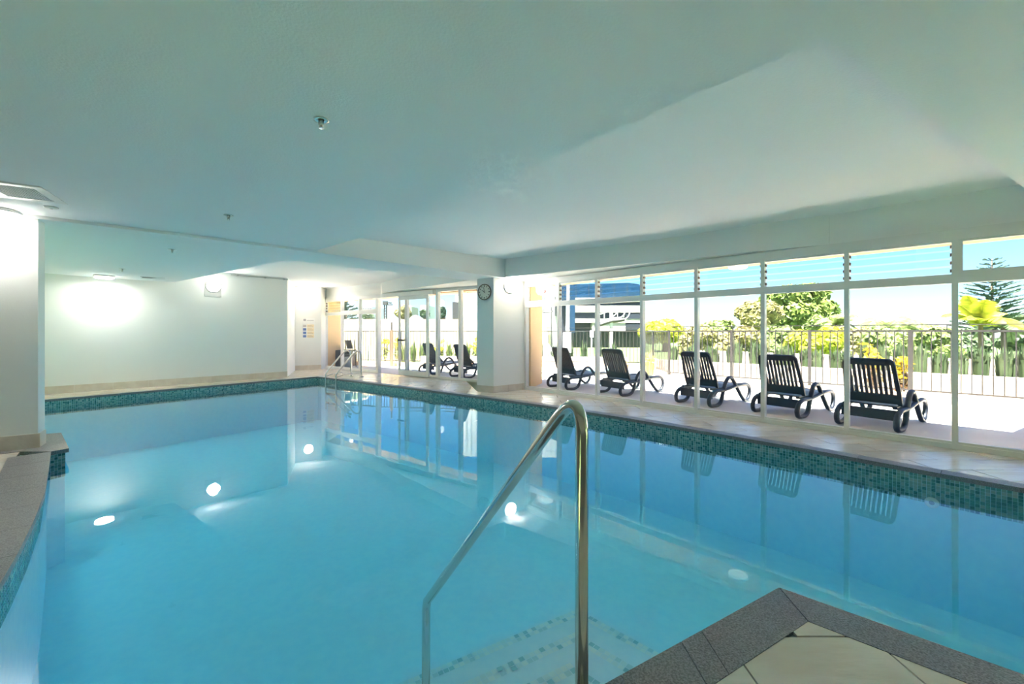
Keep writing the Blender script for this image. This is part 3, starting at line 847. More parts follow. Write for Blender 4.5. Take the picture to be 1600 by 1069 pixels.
# ------------------------------------------------------------------ chrome pool ladder (far) and handrail (near)
lad = empty('pool_ladder', (0, 0, 0))
cdir = (right_edge[1] - C0).normalized()
la = hit(513.5, C0, right_edge[1]); lb = hit(531.5, C0, right_edge[1])
w_l = 0.52
cmid = (la + lb) / 2
la = cmid - cdir * w_l / 2; lb = cmid + cdir * w_l / 2
on = Vector((-cdir.y, cdir.x))
if on.y < 0: on = -on
lad.location = (cmid.x, cmid.y, 0); tag(lad, 'chrome two rail pool ladder at the far corner of the pool', 'ladder')
for p in (la, lb):
    q = lambda o, z: (p.x + on.x * o, p.y + on.y * o, z)
    path = spline([q(-0.10, -0.85), q(-0.10, -0.4), q(-0.10, 0.06), q(-0.07, 0.16), q(0.18, 0.44), q(0.44, 0.70), q(0.55, 0.745), q(0.63, 0.70), q(0.66, 0.58), q(0.67, 0.3), q(0.68, 0.0)], 6)
    MB().tube(path, 0.024, 10).build('rail', 'steel', lad)
    MB().lathe([(0.055, 0.0), (0.05, 0.012), (0.026, 0.018)], 16, q(0.68, 0.003), (0, 0, 1)).build('base_collar', 'steel', lad)
    MB().tube(spline([q(-0.09, 0.06), q(0.1, 0.10), q(0.33, 0.12), q(0.39, 0.09), q(0.40, 0.0)], 5), 0.014, 8).build('brace', 'steel', lad)
for z in (-0.17, -0.42, -0.67):
    MB().tube([(la.x - on.x * 0.1, la.y - on.y * 0.1, z), (lb.x - on.x * 0.1, lb.y - on.y * 0.1, z)], 0.028, 8, r2=0.015, up=(0, 0, 1)).build('tread', 'steel', lad)

hr_b = Vector((0.2290, 1.365, 0.0))
bend = g(666, 941, ZW + 0.005)
top = at(878, 640, 1.395)
rail = empty('handrail', hr_b); tag(rail, 'polished steel handrail sloping from the deck down into the pool', 'handrail')
zt0 = top.z
hd = Vector((bend.x - hr_b.x, bend.y - hr_b.y, 0)); 
slope0 = Vector((hr_b.x, hr_b.y, zt0 + 0.03)) + hd * 0.07
P_ = [Vector((hr_b.x, hr_b.y, -0.03)), Vector((hr_b.x, hr_b.y, 0.4)), Vector((hr_b.x, hr_b.y, zt0 - 0.16)), Vector((hr_b.x, hr_b.y, zt0 - 0.10))]
dS = (bend - (Vector((hr_b.x, hr_b.y, zt0 + 0.06)))).normalized()
apex = Vector((hr_b.x, hr_b.y, zt0 + 0.085))
rad = 0.17
a0 = Vector((hr_b.x, hr_b.y, apex.z - rad)); a1 = apex + dS * rad
arc = [a0 * (1 - t) ** 2 + apex * 2 * t * (1 - t) + a1 * t * t for t in [k / 12 for k in range(13)]]
low = [bend + (-dS) * 0.05, bend + (-dS) * 0.015 + Vector((0, 0, -0.0)), bend + Vector((0, 0, -0.03)), bend + Vector((0, 0, -0.08)), bend + Vector((-0.005, 0.005, -0.8))]
path = [P_[0], Vector((hr_b.x, hr_b.y, 0.5))] + arc + [a1 + (low[0] - a1) * 0.5] + low
MB().tube(path, 0.0215, 20).build('rail', 'steel', rail)
MB().lathe([(0.05, 0.0), (0.046, 0.012), (0.024, 0.016)], 20, (hr_b.x, hr_b.y, 0.002), (0, 0, 1)).build('base_collar', 'steel', rail)
# inlet fitting below the waterline
ia = hit(1456, right_edge[6], right_edge[7]); 
ii = meet(Vector((0, 0)), ia, ri[6], ri[7])
rn = Vector((-(ri[7] - ri[6]).y, (ri[7] - ri[6]).x)).normalized()
if (POOLC - ii).dot(rn) < 0: rn = -rn
ip = Vector((ii.x, ii.y, -0.29))
fit = empty('water_inlet', ip); tag(fit, 'small round water inlet in the tiled pool side below the windows', 'inlet')
MB().lathe([(0.02, 0.012), (0.035, 0.014), (0.05, 0.004), (0.05, 0.0)], 18, ip, (rn.x, rn.y, 0)).build('ring', 'sign_white', fit)
MB().lathe([(0.001, 0.006), (0.02, 0.008)], 12, ip, (rn.x, rn.y, 0)).build('eyeball', 'grey_plastic', fit)

# ================================================================== outdoors
def fpt(off, s): return G0 + GD * s + GN * off          # plan point: metres outside the near facade, metres along it
FOFF = 4.15
fc_near = g(1049, 586.0, 0.13); fc_near = Vector((4.30, fpt(FOFF, 0).y)) 
# near fence line meets X of the return
t_ = 0.0
while fpt(FOFF, t_).x < 4.25: t_ += 0.01
FA = fpt(FOFF, t_)
FB = FA + Vector((0.35, 3.6))
FC = Vector((-4.2, 15.7)); FE = Vector((-9.5, 17.2))
FZ = fpt(FOFF, t_ + 11.0)
terr = [G0 + GN * 0.06 - GD * 0.6, G0 + GN * 0.06 + GD * 12.5, fpt(7.0, 13.5), fpt(7.0, t_ - 1.0), FB + Vector((0.6, 1.2)), FC + Vector((0.3, 1.3)), FE + Vector((0, 1.5)), F0 + Vector((-2.6, 0.6)), F0 + FN * 0.06, F1 + FN * 0.06]
struct('terrace', MB().prism([tuple(p) for p in terr], -0.3, -0.004), 'terrace', 'sunlit pale concrete terrace outside the windows', 'terrace')
# overhang soffit
mb = MB().prism([tuple(F0 + FN * 0.24 + Vector((-0.4, 0))), tuple(F0 + FN * 0.75 + Vector((-0.4, 0))), tuple(V2((0.0, 9.85)) + GN * 0.75), tuple(fpt(0.75, 12)), tuple(fpt(0.24, 12)), tuple(fpt(0.24, -0.3)), tuple(F1 + FD * 0.9 + FN * 0.24)], 2.37, 2.56)
struct('soffit', mb, 'peach', 'peach painted soffit of the overhanging eaves', 'soffit')
mb = MB().prism([(0.42, 9.44), (0.76, 10.48), (0.12, 10.78), (-0.30, 10.30)], 0, 2.37)
struct('wall_outer_column', mb, 'ochre', 'ochre outer face of the column outside the glass', 'wall')
mb = MB().prism([tuple(F0 + FN * 0.08 + FD * 0.0), tuple(F0 + FN * 0.08 + Vector((0.0, 1.3))), tuple(F0 + Vector((-0.9, 1.4))), tuple(F0 + Vector((-0.6, 0.1)))], 0, 2.37)
struct('wall_outer_corner', mb, 'ochre', 'ochre outside wall stub at the far end of the glazing', 'wall')
for (x, y, lab) in ((855, 447, 'round white soffit lamp outside near the column'), (1153, 421, 'round white soffit lamp outside the middle windows')):
    p = hit(x, fpt(0.5, 0), fpt(0.5, 5)); p = Vector((p.x, p.y, 2.37))
    round_lamp('soffit_lamp', p, (0, 0, -1), 0.14, lab, power=0, glow='lamp_soffit')

# kerb under the fence
def kerb(a, b, lab, w=0.30, h=0.13):
    d = (b - a).normalized(); nn = Vector((-d.y, d.x))
    struct('kerb', MB().prism([tuple(a + nn * w / 2), tuple(b + nn * w / 2), tuple(b - nn * w / 2), tuple(a - nn * w / 2)], -0.1, h), 'peach', lab, 'kerb')
kerb(FA, FZ, 'peach painted kerb under the long black fence')
kerb(FA + Vector((0.01, 0.16)), FB, 'peach painted kerb under the short fence return')
kerb(FB, FC, 'peach painted kerb under the back fence', h=0.13)
kerb(FC, FE, 'peach painted kerb under the fence by the doorway')

# ---------------- fence
bar_me = MB().box(-0.008, 0.008, -0.008, 0.008, 0.20, 1.30).mesh('bar'); bar_me.materials.append(M['fence_black'])
post_me = MB().box(-0.028, 0.028, -0.028, 0.028, 0.12, 1.33).mesh('post'); post_me.materials.append(M['fence_black'])
def fence(a, b, label, hand=True, pitch=0.125, post=1.6, first=0):
    d = b - a; L = d.length; d.normalize(); rz = math.atan2(d.y, d.x)
    root = empty('fence', (a.x, a.y, 0)); tag(root, label, 'fence')
    fr = frame(a, d, Vector((-d.y, d.x)))
    MB().box(0, L, -0.016, 0.016, 1.29, 1.325, fr).build('top_rail', 'fence_black', root)
    MB().box(0, L, -0.014, 0.014, 0.18, 0.21, fr).build('bottom_rail', 'fence_black', root)
    if hand:
        MB().box(0, L, -0.012, 0.012, 1.415, 1.432, fr).build('hand_rail', 'fence_black', root)
        s = 0.4
        while s < L:
            MB().box(s - 0.007, s + 0.007, -0.007, 0.007, 1.325, 1.42, fr).build('rail_stub', 'fence_black', root); s += 1.2
    n = int(L / pitch)
    for i in range(1, n):
        s = i * L / n
        inst('bar', bar_me, root, (d.x * s, d.y * s, 0), (0, 0, rz))
    m = max(1, round(L / post))
    for i in range(first, m + 1):                     # a corner post belongs to one fence only
        s = min(L, i * L / m)
        inst('post', post_me, root, (d.x * s, d.y * s, 0), (0, 0, rz))
fence(FA, FZ, 'long black balustrade fence with a raised handrail along the terrace')
fence(FA, FB, 'short return of black fence running away from the terrace corner', hand=False, pitch=0.11, first=1)
fence(FB, FC, 'black balustrade fence in front of the white ribbed building', hand=True, first=1)
fence(FC, FE, 'black gate fence outside the open doorway', hand=False, pitch=0.115, first=1)
gp = at(612, 571, 15.4)
gpost = empty('gate_post', (gp.x, gp.y, 0)); tag(gpost, 'tall dark gate post with latch outside the open doorway', 'post')
MB().box(gp.x - 0.05, gp.x + 0.05, gp.y - 0.05, gp.y + 0.05, -0.004, 1.35).build('post', 'brown_metal', gpost)
MB().box(gp.x - 0.025, gp.x + 0.025, gp.y - 0.02, gp.y + 0.02, 1.35, 1.60).lathe([(0.035, 0), (0.03, 0.05), (0.001, 0.06)], 10, (gp.x, gp.y, 1.6)).build('latch', 'dark_metal', gpost)

# ---------------- planter walls behind the fence
for off, z1, lab, s0 in ((5.25, 0.44, 'low beige planter wall just behind the long fence', t_ - 1.0), (7.4, 0.66, 'second beige planter wall behind the strappy plants', t_ - 0.6)):
    p, q = fpt(off, s0), fpt(off, s0 + 13)
    d = (q - p).normalized()
    struct('planter_wall', MB().prism([tuple(p), tuple(q), tuple(q + GN * 0.2), tuple(p + GN * 0.2)], -0.3, z1), 'planter', lab, 'wall')
p, q = fpt(5.45, t_ - 1.0), fpt(5.45, t_ + 12.5)
struct('planter_soil', MB().prism([tuple(p), tuple(q), tuple(q + GN * 1.9), tuple(p + GN * 1.9)], -0.3, 0.34), 'soil', 'dark planting bed between the two planter walls', 'soil')
p, q = FB + Vector((-0.2, 1.0)), FC + Vector((0.5, 1.1))
struct('planter_wall', MB().prism([tuple(p), tuple(q), tuple(q + Vector((0, 0.25))), tuple(p + Vector((0, 0.25)))], -0.3, 0.30), 'planter', 'low beige planter wall below the white ribbed building', 'wall')
struct('ground', MB().prism([(-300, -60), (300, -60), (700, 900), (-700, 900)], -7.2, -7.0), 'grass_far', 'distant green ground beyond the terrace', 'ground')
mb = MB().prism([(-30, 9), (-7.2, 15.6), (-9.6, 18.2), (-4, 17), (5.2, 17), (fpt(7.5, t_).x, fpt(7.5, t_).y), tuple(fpt(7.5, 14)), (40, 4), (60, 45), (-40, 45)], -7.1, -0.35)
struct('podium', mb, 'grass_far', 'podium slab carrying the terrace gardens', 'ground')

# ---------------- loungers
def make_lounger(label):
    root = empty('sun_lounger', (0, 0, 0)); tag(root, label, 'sun lounger', 'navy sun loungers on the terrace')
    prof = [(.18, .27), (.02, .265), (-.10, .21), (-.145, .12), (-.11, .045), (.0, .028), (.12, .030), (.215, .07), (.265, .16), (.305, .26), (.36, .37), (.43, .455), (.52, .485), (.61, .445), (.72, .325), (.85, .18), (.97, .065), (1.06, .030), (1.145, .055), (1.20, .14), (1.205, .225), (1.155, .295), (1.06, .328), (.9, .33), (.7, .312), (.5, .288), (.34, .272)]
    for sx in (-1, 1):
        pts = spline([(sx * 0.315, y, z) for y, z in prof], 4, closed=True)
        MB().tube(pts, 0.034, 8, closed=True, r2=0.03, up=(1, 0, 0)).build('side_frame', 'plastic_navy', root)
    MB().box(-0.30, 0.30, -0.03, 0.0, 0.14, 0.275).build('apron', 'plastic_navy', root)
    MB().box(-0.29, -0.24, 0.0, 1.16, 0.285, 0.32).box(0.24, 0.29, 0.0, 1.16, 0.285, 0.32).box(-0.24, 0.24, 1.10, 1.16, 0.285, 0.325).build('seat_frame', 'plastic_navy', root)
    sl = MB().box(-0.24, 0.24, 0, 0.058, 0.30, 0.318).mesh('seat_slat'); sl.materials.append(M['plastic_navy'])
    for k in range(14): inst('seat_slat', sl, root, (0, 0.08 + k * 0.072, 0))
    # backrest, leaning back 22 degrees
    ang = R(21)
    def bk(x, u, t): # u up the back, t thickness
        return (x, 0.16 - u * math.sin(ang) + t * math.cos(ang), 0.315 + u * math.cos(ang) + t * math.sin(ang))
    br = empty('backrest', (0, 0, 0)); br.parent = root
    L = 0.665
    out = []
    for k in range(9):
        a = math.pi / 2 * k / 8
        out.append((0.205 + 0.075 * math.cos(a), L - 0.085 + 0.085 * math.sin(a)))
    ol = [(0.305, 0.0)] + [(0.285 + 0.02 * (1 - k / 3), 0.2 + k * 0.1) for k in range(4)] + out
    inn = [(x - 0.045 if x > 0.24 else x * 0.88, min(u, L - 0.075)) for x, u in ol]
    def ring(sx):
        mb = MB(); vs = []
        for t in (0.0, 0.03):
            vs += [bk(sx * x, u, t) for x, u in ol] + [bk(sx * x, u, t) for x, u in inn]
        n = len(ol); fs = []
        for i in range(n - 1):
            fs += [(i, i + 1, n + i + 1, n + i), (2 * n + i, 3 * n + i, 3 * n + i + 1, 2 * n + i + 1), (i, 2 * n + i, 2 * n + i + 1, i + 1), (n + i, n + i + 1, 3 * n + i + 1, 3 * n + i)]
        return mb.add(vs, fs)
    m2 = ring(1); m3 = ring(-1)
    o_ = len(m2.v); m2.v += m3.v; m2.f += [tuple(i + o_ for i in f) for f in m3.f]; m2.sm += m3.sm
    xt = inn[-1][0] + 0.02
    m2.box(-0.225, 0.225, L - 0.09, L, 0.0, 0.032, bk).box(-0.285, 0.285, 0.02, 0.15, 0.0, 0.03, bk)
    m2.build('back_frame', 'plastic_navy', br)
    for k in range(9):
        x = -0.208 + k * 0.052
        w = 0.016
        MB().box(x - w, x + w, 0.14, L - 0.07, 0.004, 0.026, bk).build('back_slat', 'plastic_navy', br)
    return root
def place(o, foot, ax, rear_right=True):
    ax = Vector(ax).normalized(); right = Vector((ax.y, -ax.x))
    p = Vector((foot.x, foot.y)) - right * 0.315
    o.location = (p.x, p.y, -0.004 + 0.0)
    o.rotation_euler = (0, 0, math.atan2(-ax.x, ax.y))
specs = [(891.9, 609.5, 'navy sun lounger outside the bay next to the column'), (976.8, 619.3, 'navy sun lounger in front of the pale yellow bush'),
 (1115, 636.5, 'navy sun lounger standing before the fence corner'), (1252, 653.7, 'navy sun lounger below the large fig tree'),
 (1406, 675.4, 'navy sun lounger beside the yellow croton, nearest the pine')]
lounge0 = None
for x, y, lab in specs:
    o = make_lounger(lab) if lounge0 is None else copy_tree(lounge0)
    if lounge0 is None: lounge0 = o
    o['label'] = lab
    place(o, g(x, y), (0.83, 0.56))
for f, lab in ((g(679, 585.5), 'navy sun lounger seen through the sliding door leaf'), (g(731, 591.5), 'navy sun lounger half hidden by the clock column'), (Vector((-0.02, 11.35, 0)), 'navy sun lounger with only its foot showing past the ochre pier')):
    o = copy_tree(lounge0); o['label'] = lab
    place(o, f, (0.72, 0.69))

# ---------------- foliage helpers
def leaf_cloud(mb, c, r, n, size, rnd, aspect=0.5, shell=0.55):
    c = Vector(c)
    for _ in range(n):
        while True:
            d = Vector((rnd.uniform(-1, 1), rnd.uniform(-1, 1), rnd.uniform(-1, 1)))
            if 0.05 < d.length < 1: break
        d.normalize()
        k = shell + (1 - shell) * rnd.random() ** 0.5
        p = c + Vector((d.x * r[0], d.y * r[1], d.z * r[2])) * k
        nn = (d + Vector((rnd.gauss(0, .5), rnd.gauss(0, .5), rnd.gauss(0, .5) + 0.3))).normalized()
        a = nn.orthogonal().normalized()
        a = Matrix.Rotation(rnd.uniform(0, 6.28), 3, nn) @ a
        b = nn.cross(a)
        s = size * rnd.uniform(0.6, 1.3)
        mb.add([p - a * s, p - b * s * aspect, p + a * s, p + b * s * aspect], [(0, 1, 2, 3)])
def tree(name, label, cat, c, lumps, mat_, size, n, base_z, group=None, seed=1, trunk=0.3, shell=0.55):
    rnd = random.Random(seed)
    root = empty(name, (c[0], c[1], base_z)); tag(root, label, cat, group)
    mb = MB()
    tot = sum(l[3] * l[5] for l in lumps)
    for x, y, z, rx, ry, rz in lumps:
        leaf_cloud(mb, (c[0] + x, c[1] + y, c[2] + z), (rx, ry, rz), int(n * rx * rz / tot), size, rnd, shell=shell)
    o = mb.build('foliage', mat_, root); o['kind'] = 'stuff'
    m2 = MB()
    if trunk:
        m2.tube([(c[0], c[1], base_z), (c[0] + 0.05, c[1], (base_z + c[2]) / 2), (c[0], c[1], c[2])], trunk, 8)
        for x, y, z, rx, ry, rz in lumps[:4]:
            m2.tube([(c[0], c[1], (base_z + c[2] * 2) / 3), (c[0] + x * 0.8, c[1] + y * 0.8, c[2] + z)], trunk * 0.4, 6)
        m2.build('trunk', 'bark', root)
    return root
def blob(c, rx, rz, rnd, k=9, ry=None):
    """lumps of a rounded irregular crown"""
    ry = ry or rx * 0.8
    L = [(0, 0, 0, rx * 0.62, ry * 0.6, rz * 0.62)]
    for _ in range(k):
        a = rnd.uniform(0, 6.28); e = rnd.uniform(-0.5, 1.0)
        q = 0.62
        L.append((math.cos(a) * rx * q * math.cos(e), math.sin(a) * ry * q * math.cos(e), math.sin(e) * rz * q, rx * rnd.uniform(.3, .42), ry * rnd.uniform(.3, .42), rz * rnd.uniform(.3, .42)))
    return L
def px_tree(name, label, cx, cy, rpx, rpz, Y, mat_, size, n, seed, base=-6.9, k=9, trunk=0.3, group=None, shell=0.55):
    c = at(cx, cy, Y); s = Y / FPX
    rnd = random.Random(seed)
    return tree(name, label, 'tree', c, blob(c, rpx * s, rpz * s, rnd, k), mat_, size, n, base, group, seed, trunk, shell)
px_tree('broad_tree', 'large dark green fig tree with a tall dome crown', 1243, 484, 62, 50, 42, 'leaf_fig', 0.36, 14000, 5, base=-0.4, k=16)
px_tree('broad_tree', 'dull olive tree in front of the large fig tree', 1184, 498, 40, 38, 36, 'leaf_olive', 0.26, 7000, 6, base=-0.4, k=12)
px_tree('broad_tree', 'yellow green sunlit tree beside the dark office block', 1040, 518, 42, 30, 34, 'leaf_yellow', 0.24, 6000, 7, base=-0.4, k=12)
px_tree('broad_tree', 'low rounded tree between the yellow tree and the fig', 1122, 522, 38, 25, 36, 'leaf_mid', 0.24, 4500, 8, base=-0.4)
px_tree('broad_tree', 'grey green tree at the foot of the large fig', 1290, 512, 34, 24, 32, 'leaf_mid', 0.22, 3500, 9, base=-0.4)
px_tree('broad_tree', 'pale green tree beyond the two palms', 1340, 536, 50, 26, 34, 'leaf_mid', 0.20, 3500, 10, base=-0.4)
px_tree('broad_tree', 'bushy tree behind the bright palm', 1512, 540, 48, 30, 24.5, 'leaf_dark', 0.18, 4000, 11, base=-0.4)
px_tree('broad_tree', 'bushy tree at the foot of the tall pine', 1622, 536, 50, 30, 24, 'leaf_dark', 0.18, 4000, 12, base=-0.4)
for i, (x, Y, m_, lab) in enumerate(((1105, 21.5, 'leaf_olive', 'olive hedge bush behind the fence corner'), (1155, 17.5, 'leaf_olive', 'olive hedge bush with a pale stem'), (1215, 21.5, 'leaf_mid', 'green hedge bush below the fig tree'), (1275, 17.5, 'leaf_yellow', 'yellowish hedge bush below the fig tree'), (1330, 21.5, 'leaf_olive', 'olive hedge bush left of the palm'), (1395, 17.5, 'leaf_mid', 'green hedge bush under the palm crowns'), (1455, 21.0, 'leaf_mid', 'green hedge bush right of the palm'), (1650, 17, 'leaf_mid', 'green hedge bush at the far right'))):
    px_tree('hedge_bush', lab, x, 543, 46, 38, Y, m_, 0.15, 4500, 20 + i, base=-0.36, k=8, trunk=0.08, group='bushes behind the planter')
# left hand trees over the parapet
px_tree('broad_tree', 'small dark tree above the parapet beside the tower block', 574, 494, 10, 7, 60, 'leaf_dark', 0.3, 1200, 31, base=-0.4)
px_tree('broad_tree', 'grey green tree beside the crane', 630, 488, 14, 14, 55, 'leaf_olive', 0.3, 1500, 32, base=-0.4)
px_tree('broad_tree', 'round dark tree above the parapet by the white dome', 665, 492, 9, 8, 50, 'leaf_dark', 0.28, 1200, 33, base=-0.4)
px_tree('broad_tree', 'pointed dark tree beyond the parapet', 692, 490, 7, 12, 50, 'leaf_pine', 0.26, 1000, 34, base=-0.4)
px_tree('broad_tree', 'dark conifer behind the first narrow window', 531, 478, 8, 30, 30, 'leaf_pine', 0.26, 2500, 35, base=-0.4)

def strap_plant(name, label, p, h, n, spread, mat_, seed, w=0.02, group=None, droop=0.3, base=0.06):
    rnd = random.Random(seed); p = Vector(p)
    root = empty(name, p); tag(root, label, 'plant', group)
    mb = MB()
    for i in range(n):
        a = rnd.uniform(0, 6.28); tl = rnd.uniform(0.15, 1.0)
        d = Vector((math.cos(a), math.sin(a), 0)); L = h * rnd.uniform(0.7, 1.15)
        side = Vector((-d.y, d.x, 0)) * w * rnd.uniform(0.7, 1.2)
        b0 = p + d * rnd.uniform(0, base)
        b1 = b0 + d * spread * tl * 0.45 + Vector((0, 0, L * 0.6))
        b2 = b0 + d * spread * tl + Vector((0, 0, L * (1 - droop * tl)))
        mb.add([b0 - side, b0 + side, b1 + side * 1.1, b1 - side * 1.1, b2], [(0, 1, 2, 3), (3, 2, 4)])
    o = mb.build('blades', mat_, root); o['kind'] = 'stuff'
    MB().lathe([(0.05, -0.02), (0.045, 0.06), (0.001, 0.09)], 8, p).build('crown', 'soil', root)
    return root
strap_lab = 'dark strappy plant in the bed behind the low planter wall'
rr = random.Random(4)
for i in range(36):
    s = t_ - 0.6 + i * 0.30; q = fpt(5.74 + 0.47 * (i % 2), s)
    strap_plant('strappy_plant', strap_lab, (q.x, q.y, 0.34), rr.uniform(0.50, 0.75), 130, 0.085, 'leaf_dark', 100 + i, 0.022, base=0.125, group='strappy plants behind the planter wall')
for i in range(8):
    t = (i + 0.5) / 14; q = (FB + Vector((-0.2, 2.0))) * (1 - t) + (FC + Vector((0.5, 2.1))) * t
    strap_plant('strappy_plant', 'dark strappy plant below the white ribbed building', (q.x, q.y, -0.35), rr.uniform(1.05, 1.35), 70, 0.22, 'leaf_dark', 140 + i, 0.03, group='strappy plants by the back fence')
# pale bush in the fence corner, reddish companion
q = V2(g(1032, 590)); q = Vector((FA.x - 0.44, FA.y + 0.24))
strap_plant('pale_bush', 'pale yellow grassy bush at the fence corner', (q.x, q.y, 0.0), 0.85, 150, 0.30, 'leaf_pale', 61, 0.016, droop=0.55)
strap_plant('red_plant', 'small reddish plant beside the pale bush', (q.x - 0.62, q.y + 0.40, 0.0), 0.55, 80, 0.26, 'leaf_red', 62, 0.02, droop=0.4)
# croton beside the last lounger
def croton(label, p, h, seed, leaves=('leaf_red', 'leaf_gold')):
    rnd = random.Random(seed); p = Vector(p)
    root = empty('croton', p); tag(root, label, 'plant')
    a = MB(); b = MB(); st = MB()
    for i in range(7):
        top = p + Vector((rnd.uniform(-.15, .15), rnd.uniform(-.15, .15), h * rnd.uniform(0.55, 1.0)))
        st.tube([p, (p + top) / 2 + Vector((rnd.uniform(-.03, .03), 0, 0)), top], 0.008, 5)
        leaf_cloud(a, (p + top) / 2, (0.11, 0.11, h * 0.25), 22, 0.075, rnd, 0.3, 0.1)
        leaf_cloud(b, top, (0.11, 0.11, 0.08), 16, 0.085, rnd, 0.3, 0.1)
    o = a.build('lower_leaves', leaves[0], root); o['kind'] = 'stuff'
    o = b.build('top_leaves', leaves[1], root); o['kind'] = 'stuff'
    st.build('stem', 'bark', root)
q = fpt(4.52, (hit(1412, fpt(4.52, 0), fpt(4.52, 5)) - fpt(4.52, 0)).dot(GD)); croton('croton bush with red lower and yellow top leaves behind the fence', (q.x, q.y, -0.004), 0.75, 71)
q = fpt(4.84, (hit(1366, fpt(4.84, 0), fpt(4.84, 5)) - fpt(4.84, 0)).dot(GD)); croton('tall croton with bright yellow tip behind the nearest lounger', (q.x, q.y, -0.004), 0.98, 72)
for i, (x, yb, Y, lab) in enumerate(((602, 566, 17.25, 'golden leafed bush just beyond the open doorway'), (619, 566, 17.25, 'golden leafed bush next to the gate post'), (688, 560, 17.35, 'golden leafed bush behind the tall fixed light'), (741, 560, 17.35, 'golden leafed bush beside the clock column'))):
    p = at(x, yb, Y); p.z = -0.02
    croton(lab, p, 1.0, 80 + i, ('leaf_mid', 'leaf_gold'))
for i in range(9):
    p = at(632 + i * 14, 560, 18.0 + (i % 2) * 0.9); p.z = -0.35
    strap_plant('strappy_plant', 'dark strappy plant seen through the sliding door', p, 1.25, 70, 0.28, 'leaf_mid', 160 + i, 0.03, group='strappy plants outside the doors')

# ---------------- palms and pine
def palm(label, base, top, nf, L, seed, mat_='leaf_mid', lean=(0.3, 1.0), w=0.03, trunk=0.12):
    rnd = random.Random(seed); base = Vector(base); top = Vector(top)
    root = empty('palm', base); tag(root, label, 'palm')
    MB().tube([base, (base + top) / 2 + Vector((0.05, 0, 0)), top], trunk, 8, radii=[trunk * 1.2, trunk, trunk * 0.8]).build('trunk', 'bark', root)
    for i in range(nf):
        a = 2 * math.pi * i / nf + rnd.uniform(-0.3, 0.3); el = rnd.uniform(*lean)
        d = Vector((math.cos(a), math.sin(a), 0)); Lf = L * rnd.uniform(0.8, 1.1)
        pts = []
        for k in range(9):
            t = k / 8
            pts.append(top + d * (Lf * t * (1 - 0.15 * t) * math.cos(el * 0.8)) + Vector((0, 0, Lf * (math.sin(el) * t - 0.85 * t * t * (1.15 - el * 0.55)))))
        mb = MB().tube(pts, 0.015, 5)
        for k in range(1, 9):
            for j in range(4):
                t = (k - 1 + j / 4)
                p = pts[k - 1] + (pts[k] - pts[k - 1]) * (j / 4)
                tt = (pts[k] - pts[k - 1]).normalized()
                sd = tt.cross(Vector((0, 0, 1))).normalized()
                ll = Lf * 0.30 * math.sin(math.pi * min(1, (t + 1.0) / 9.2)) + 0.05
                for sg in (-1, 1):
                    e = p + (sd * sg * 0.8 + tt * 0.55 + Vector((0, 0, -0.35))) * ll
                    q_ = tt * w
                    mb.add([p - q_, p + q_, e], [(0, 1, 2)])
        mb.build('frond', mat_, root)
    return root
def pxp(x, y, Y): return at(x, y, Y)
b = pxp(1398, 560, 24.5); t2 = pxp(1388, 512, 24.5); palm('feathery palm with a wide low crown behind the fence', (b.x, b.y, -0.36), t2, 14, 2.5, 91, 'leaf_mid', (0.3, 0.9), 0.035)
b = pxp(1425, 560, 30); t2 = pxp(1418, 514, 30); palm('second feathery palm just right of the wide palm', (b.x, b.y, -0.36), t2, 12, 2.5, 92, 'leaf_mid', (0.3, 0.9), 0.035)
b = pxp(1530, 560, 13); t2 = pxp(1532, 508, 13); palm('bright green upright palm with an orange trunk before the pine', (b.x, b.y, -0.36), t2, 12, 1.25, 93, 'leaf_yellow', (0.6, 1.45), 0.035, 0.07)
b = pxp(1565, 560, 15); t2 = pxp(1568, 512, 15); palm('dull green palm at the foot of the pine', (b.x, b.y, -0.36), t2, 12, 1.3, 94, 'leaf_dark', (0.4, 1.2), 0.035, 0.08)
b = pxp(1308, 560, 24); t2 = pxp(1306, 506, 24); palm('thin palm on the right flank of the fig tree', (b.x, b.y, -0.36), t2, 11, 1.5, 95, 'leaf_mid', (0.4, 1.2), 0.04, 0.08)
def norfolk(label, x, ytop, Y, seed, wpx=50):
    rnd = random.Random(seed)
    top = at(x, ytop, Y); s = Y / FPX; base = Vector((top.x, top.y, -6.9)); zlow = at(x, 525, Y).z
    root = empty('pine', base); tag(root, label, 'tree')
    MB().tube([base, top], 0.2, 8, radii=[0.32, 0.04]).build('trunk', 'bark', root)
    nw = 17
    for i in range(nw):
        f = (i + 0.35) / nw
        z = top.z + (zlow - top.z) * f
        L = wpx * s * (0.10 + 0.90 * f ** 0.8)
        nb = 7
        for k in range(nb):
            a = 2 * math.pi * k / nb + i * 0.5 + rnd.uniform(-0.1, 0.1)
            d = Vector((math.cos(a), math.sin(a), 0)); Lk = L * rnd.uniform(0.85, 1.1)
            side = Vector((-d.y, d.x, 0))
            mb = MB()
            pts = [Vector((top.x, top.y, z)) + d * Lk * t + Vector((0, 0, Lk * (0.16 * t + 0.10 * t * t))) for t in (0, 0.35, 0.7, 1.0)]
            mb.tube(pts, 0.03, 5)
            for j in range(max(4, int(Lk / 0.16))):
                t = 0.25 + 0.75 * rnd.random()
                p = pts[0] + (pts[-1] - pts[0]) * t
                for sg in (-1, 1):
                    e = p + side * sg * Lk * 0.14 * (1.2 - t * 0.7) + d * 0.35 + Vector((0, 0, rnd.uniform(0.02, 0.14)))
                    w_ = 0.085
                    mb.add([p - d * w_, p + d * w_ + Vector((0, 0, 0.07)), e + Vector((0, 0, 0.1)), e - d * w_], [(0, 1, 2, 3)])
            mb.build('branch', 'leaf_pine', root)
norfolk('tall layered Norfolk pine rising above the fence', 1550, 405, 45, 96)
norfolk('dark layered pine seen through the upper lights by the notice', 540, 440, 34, 97, wpx=22)

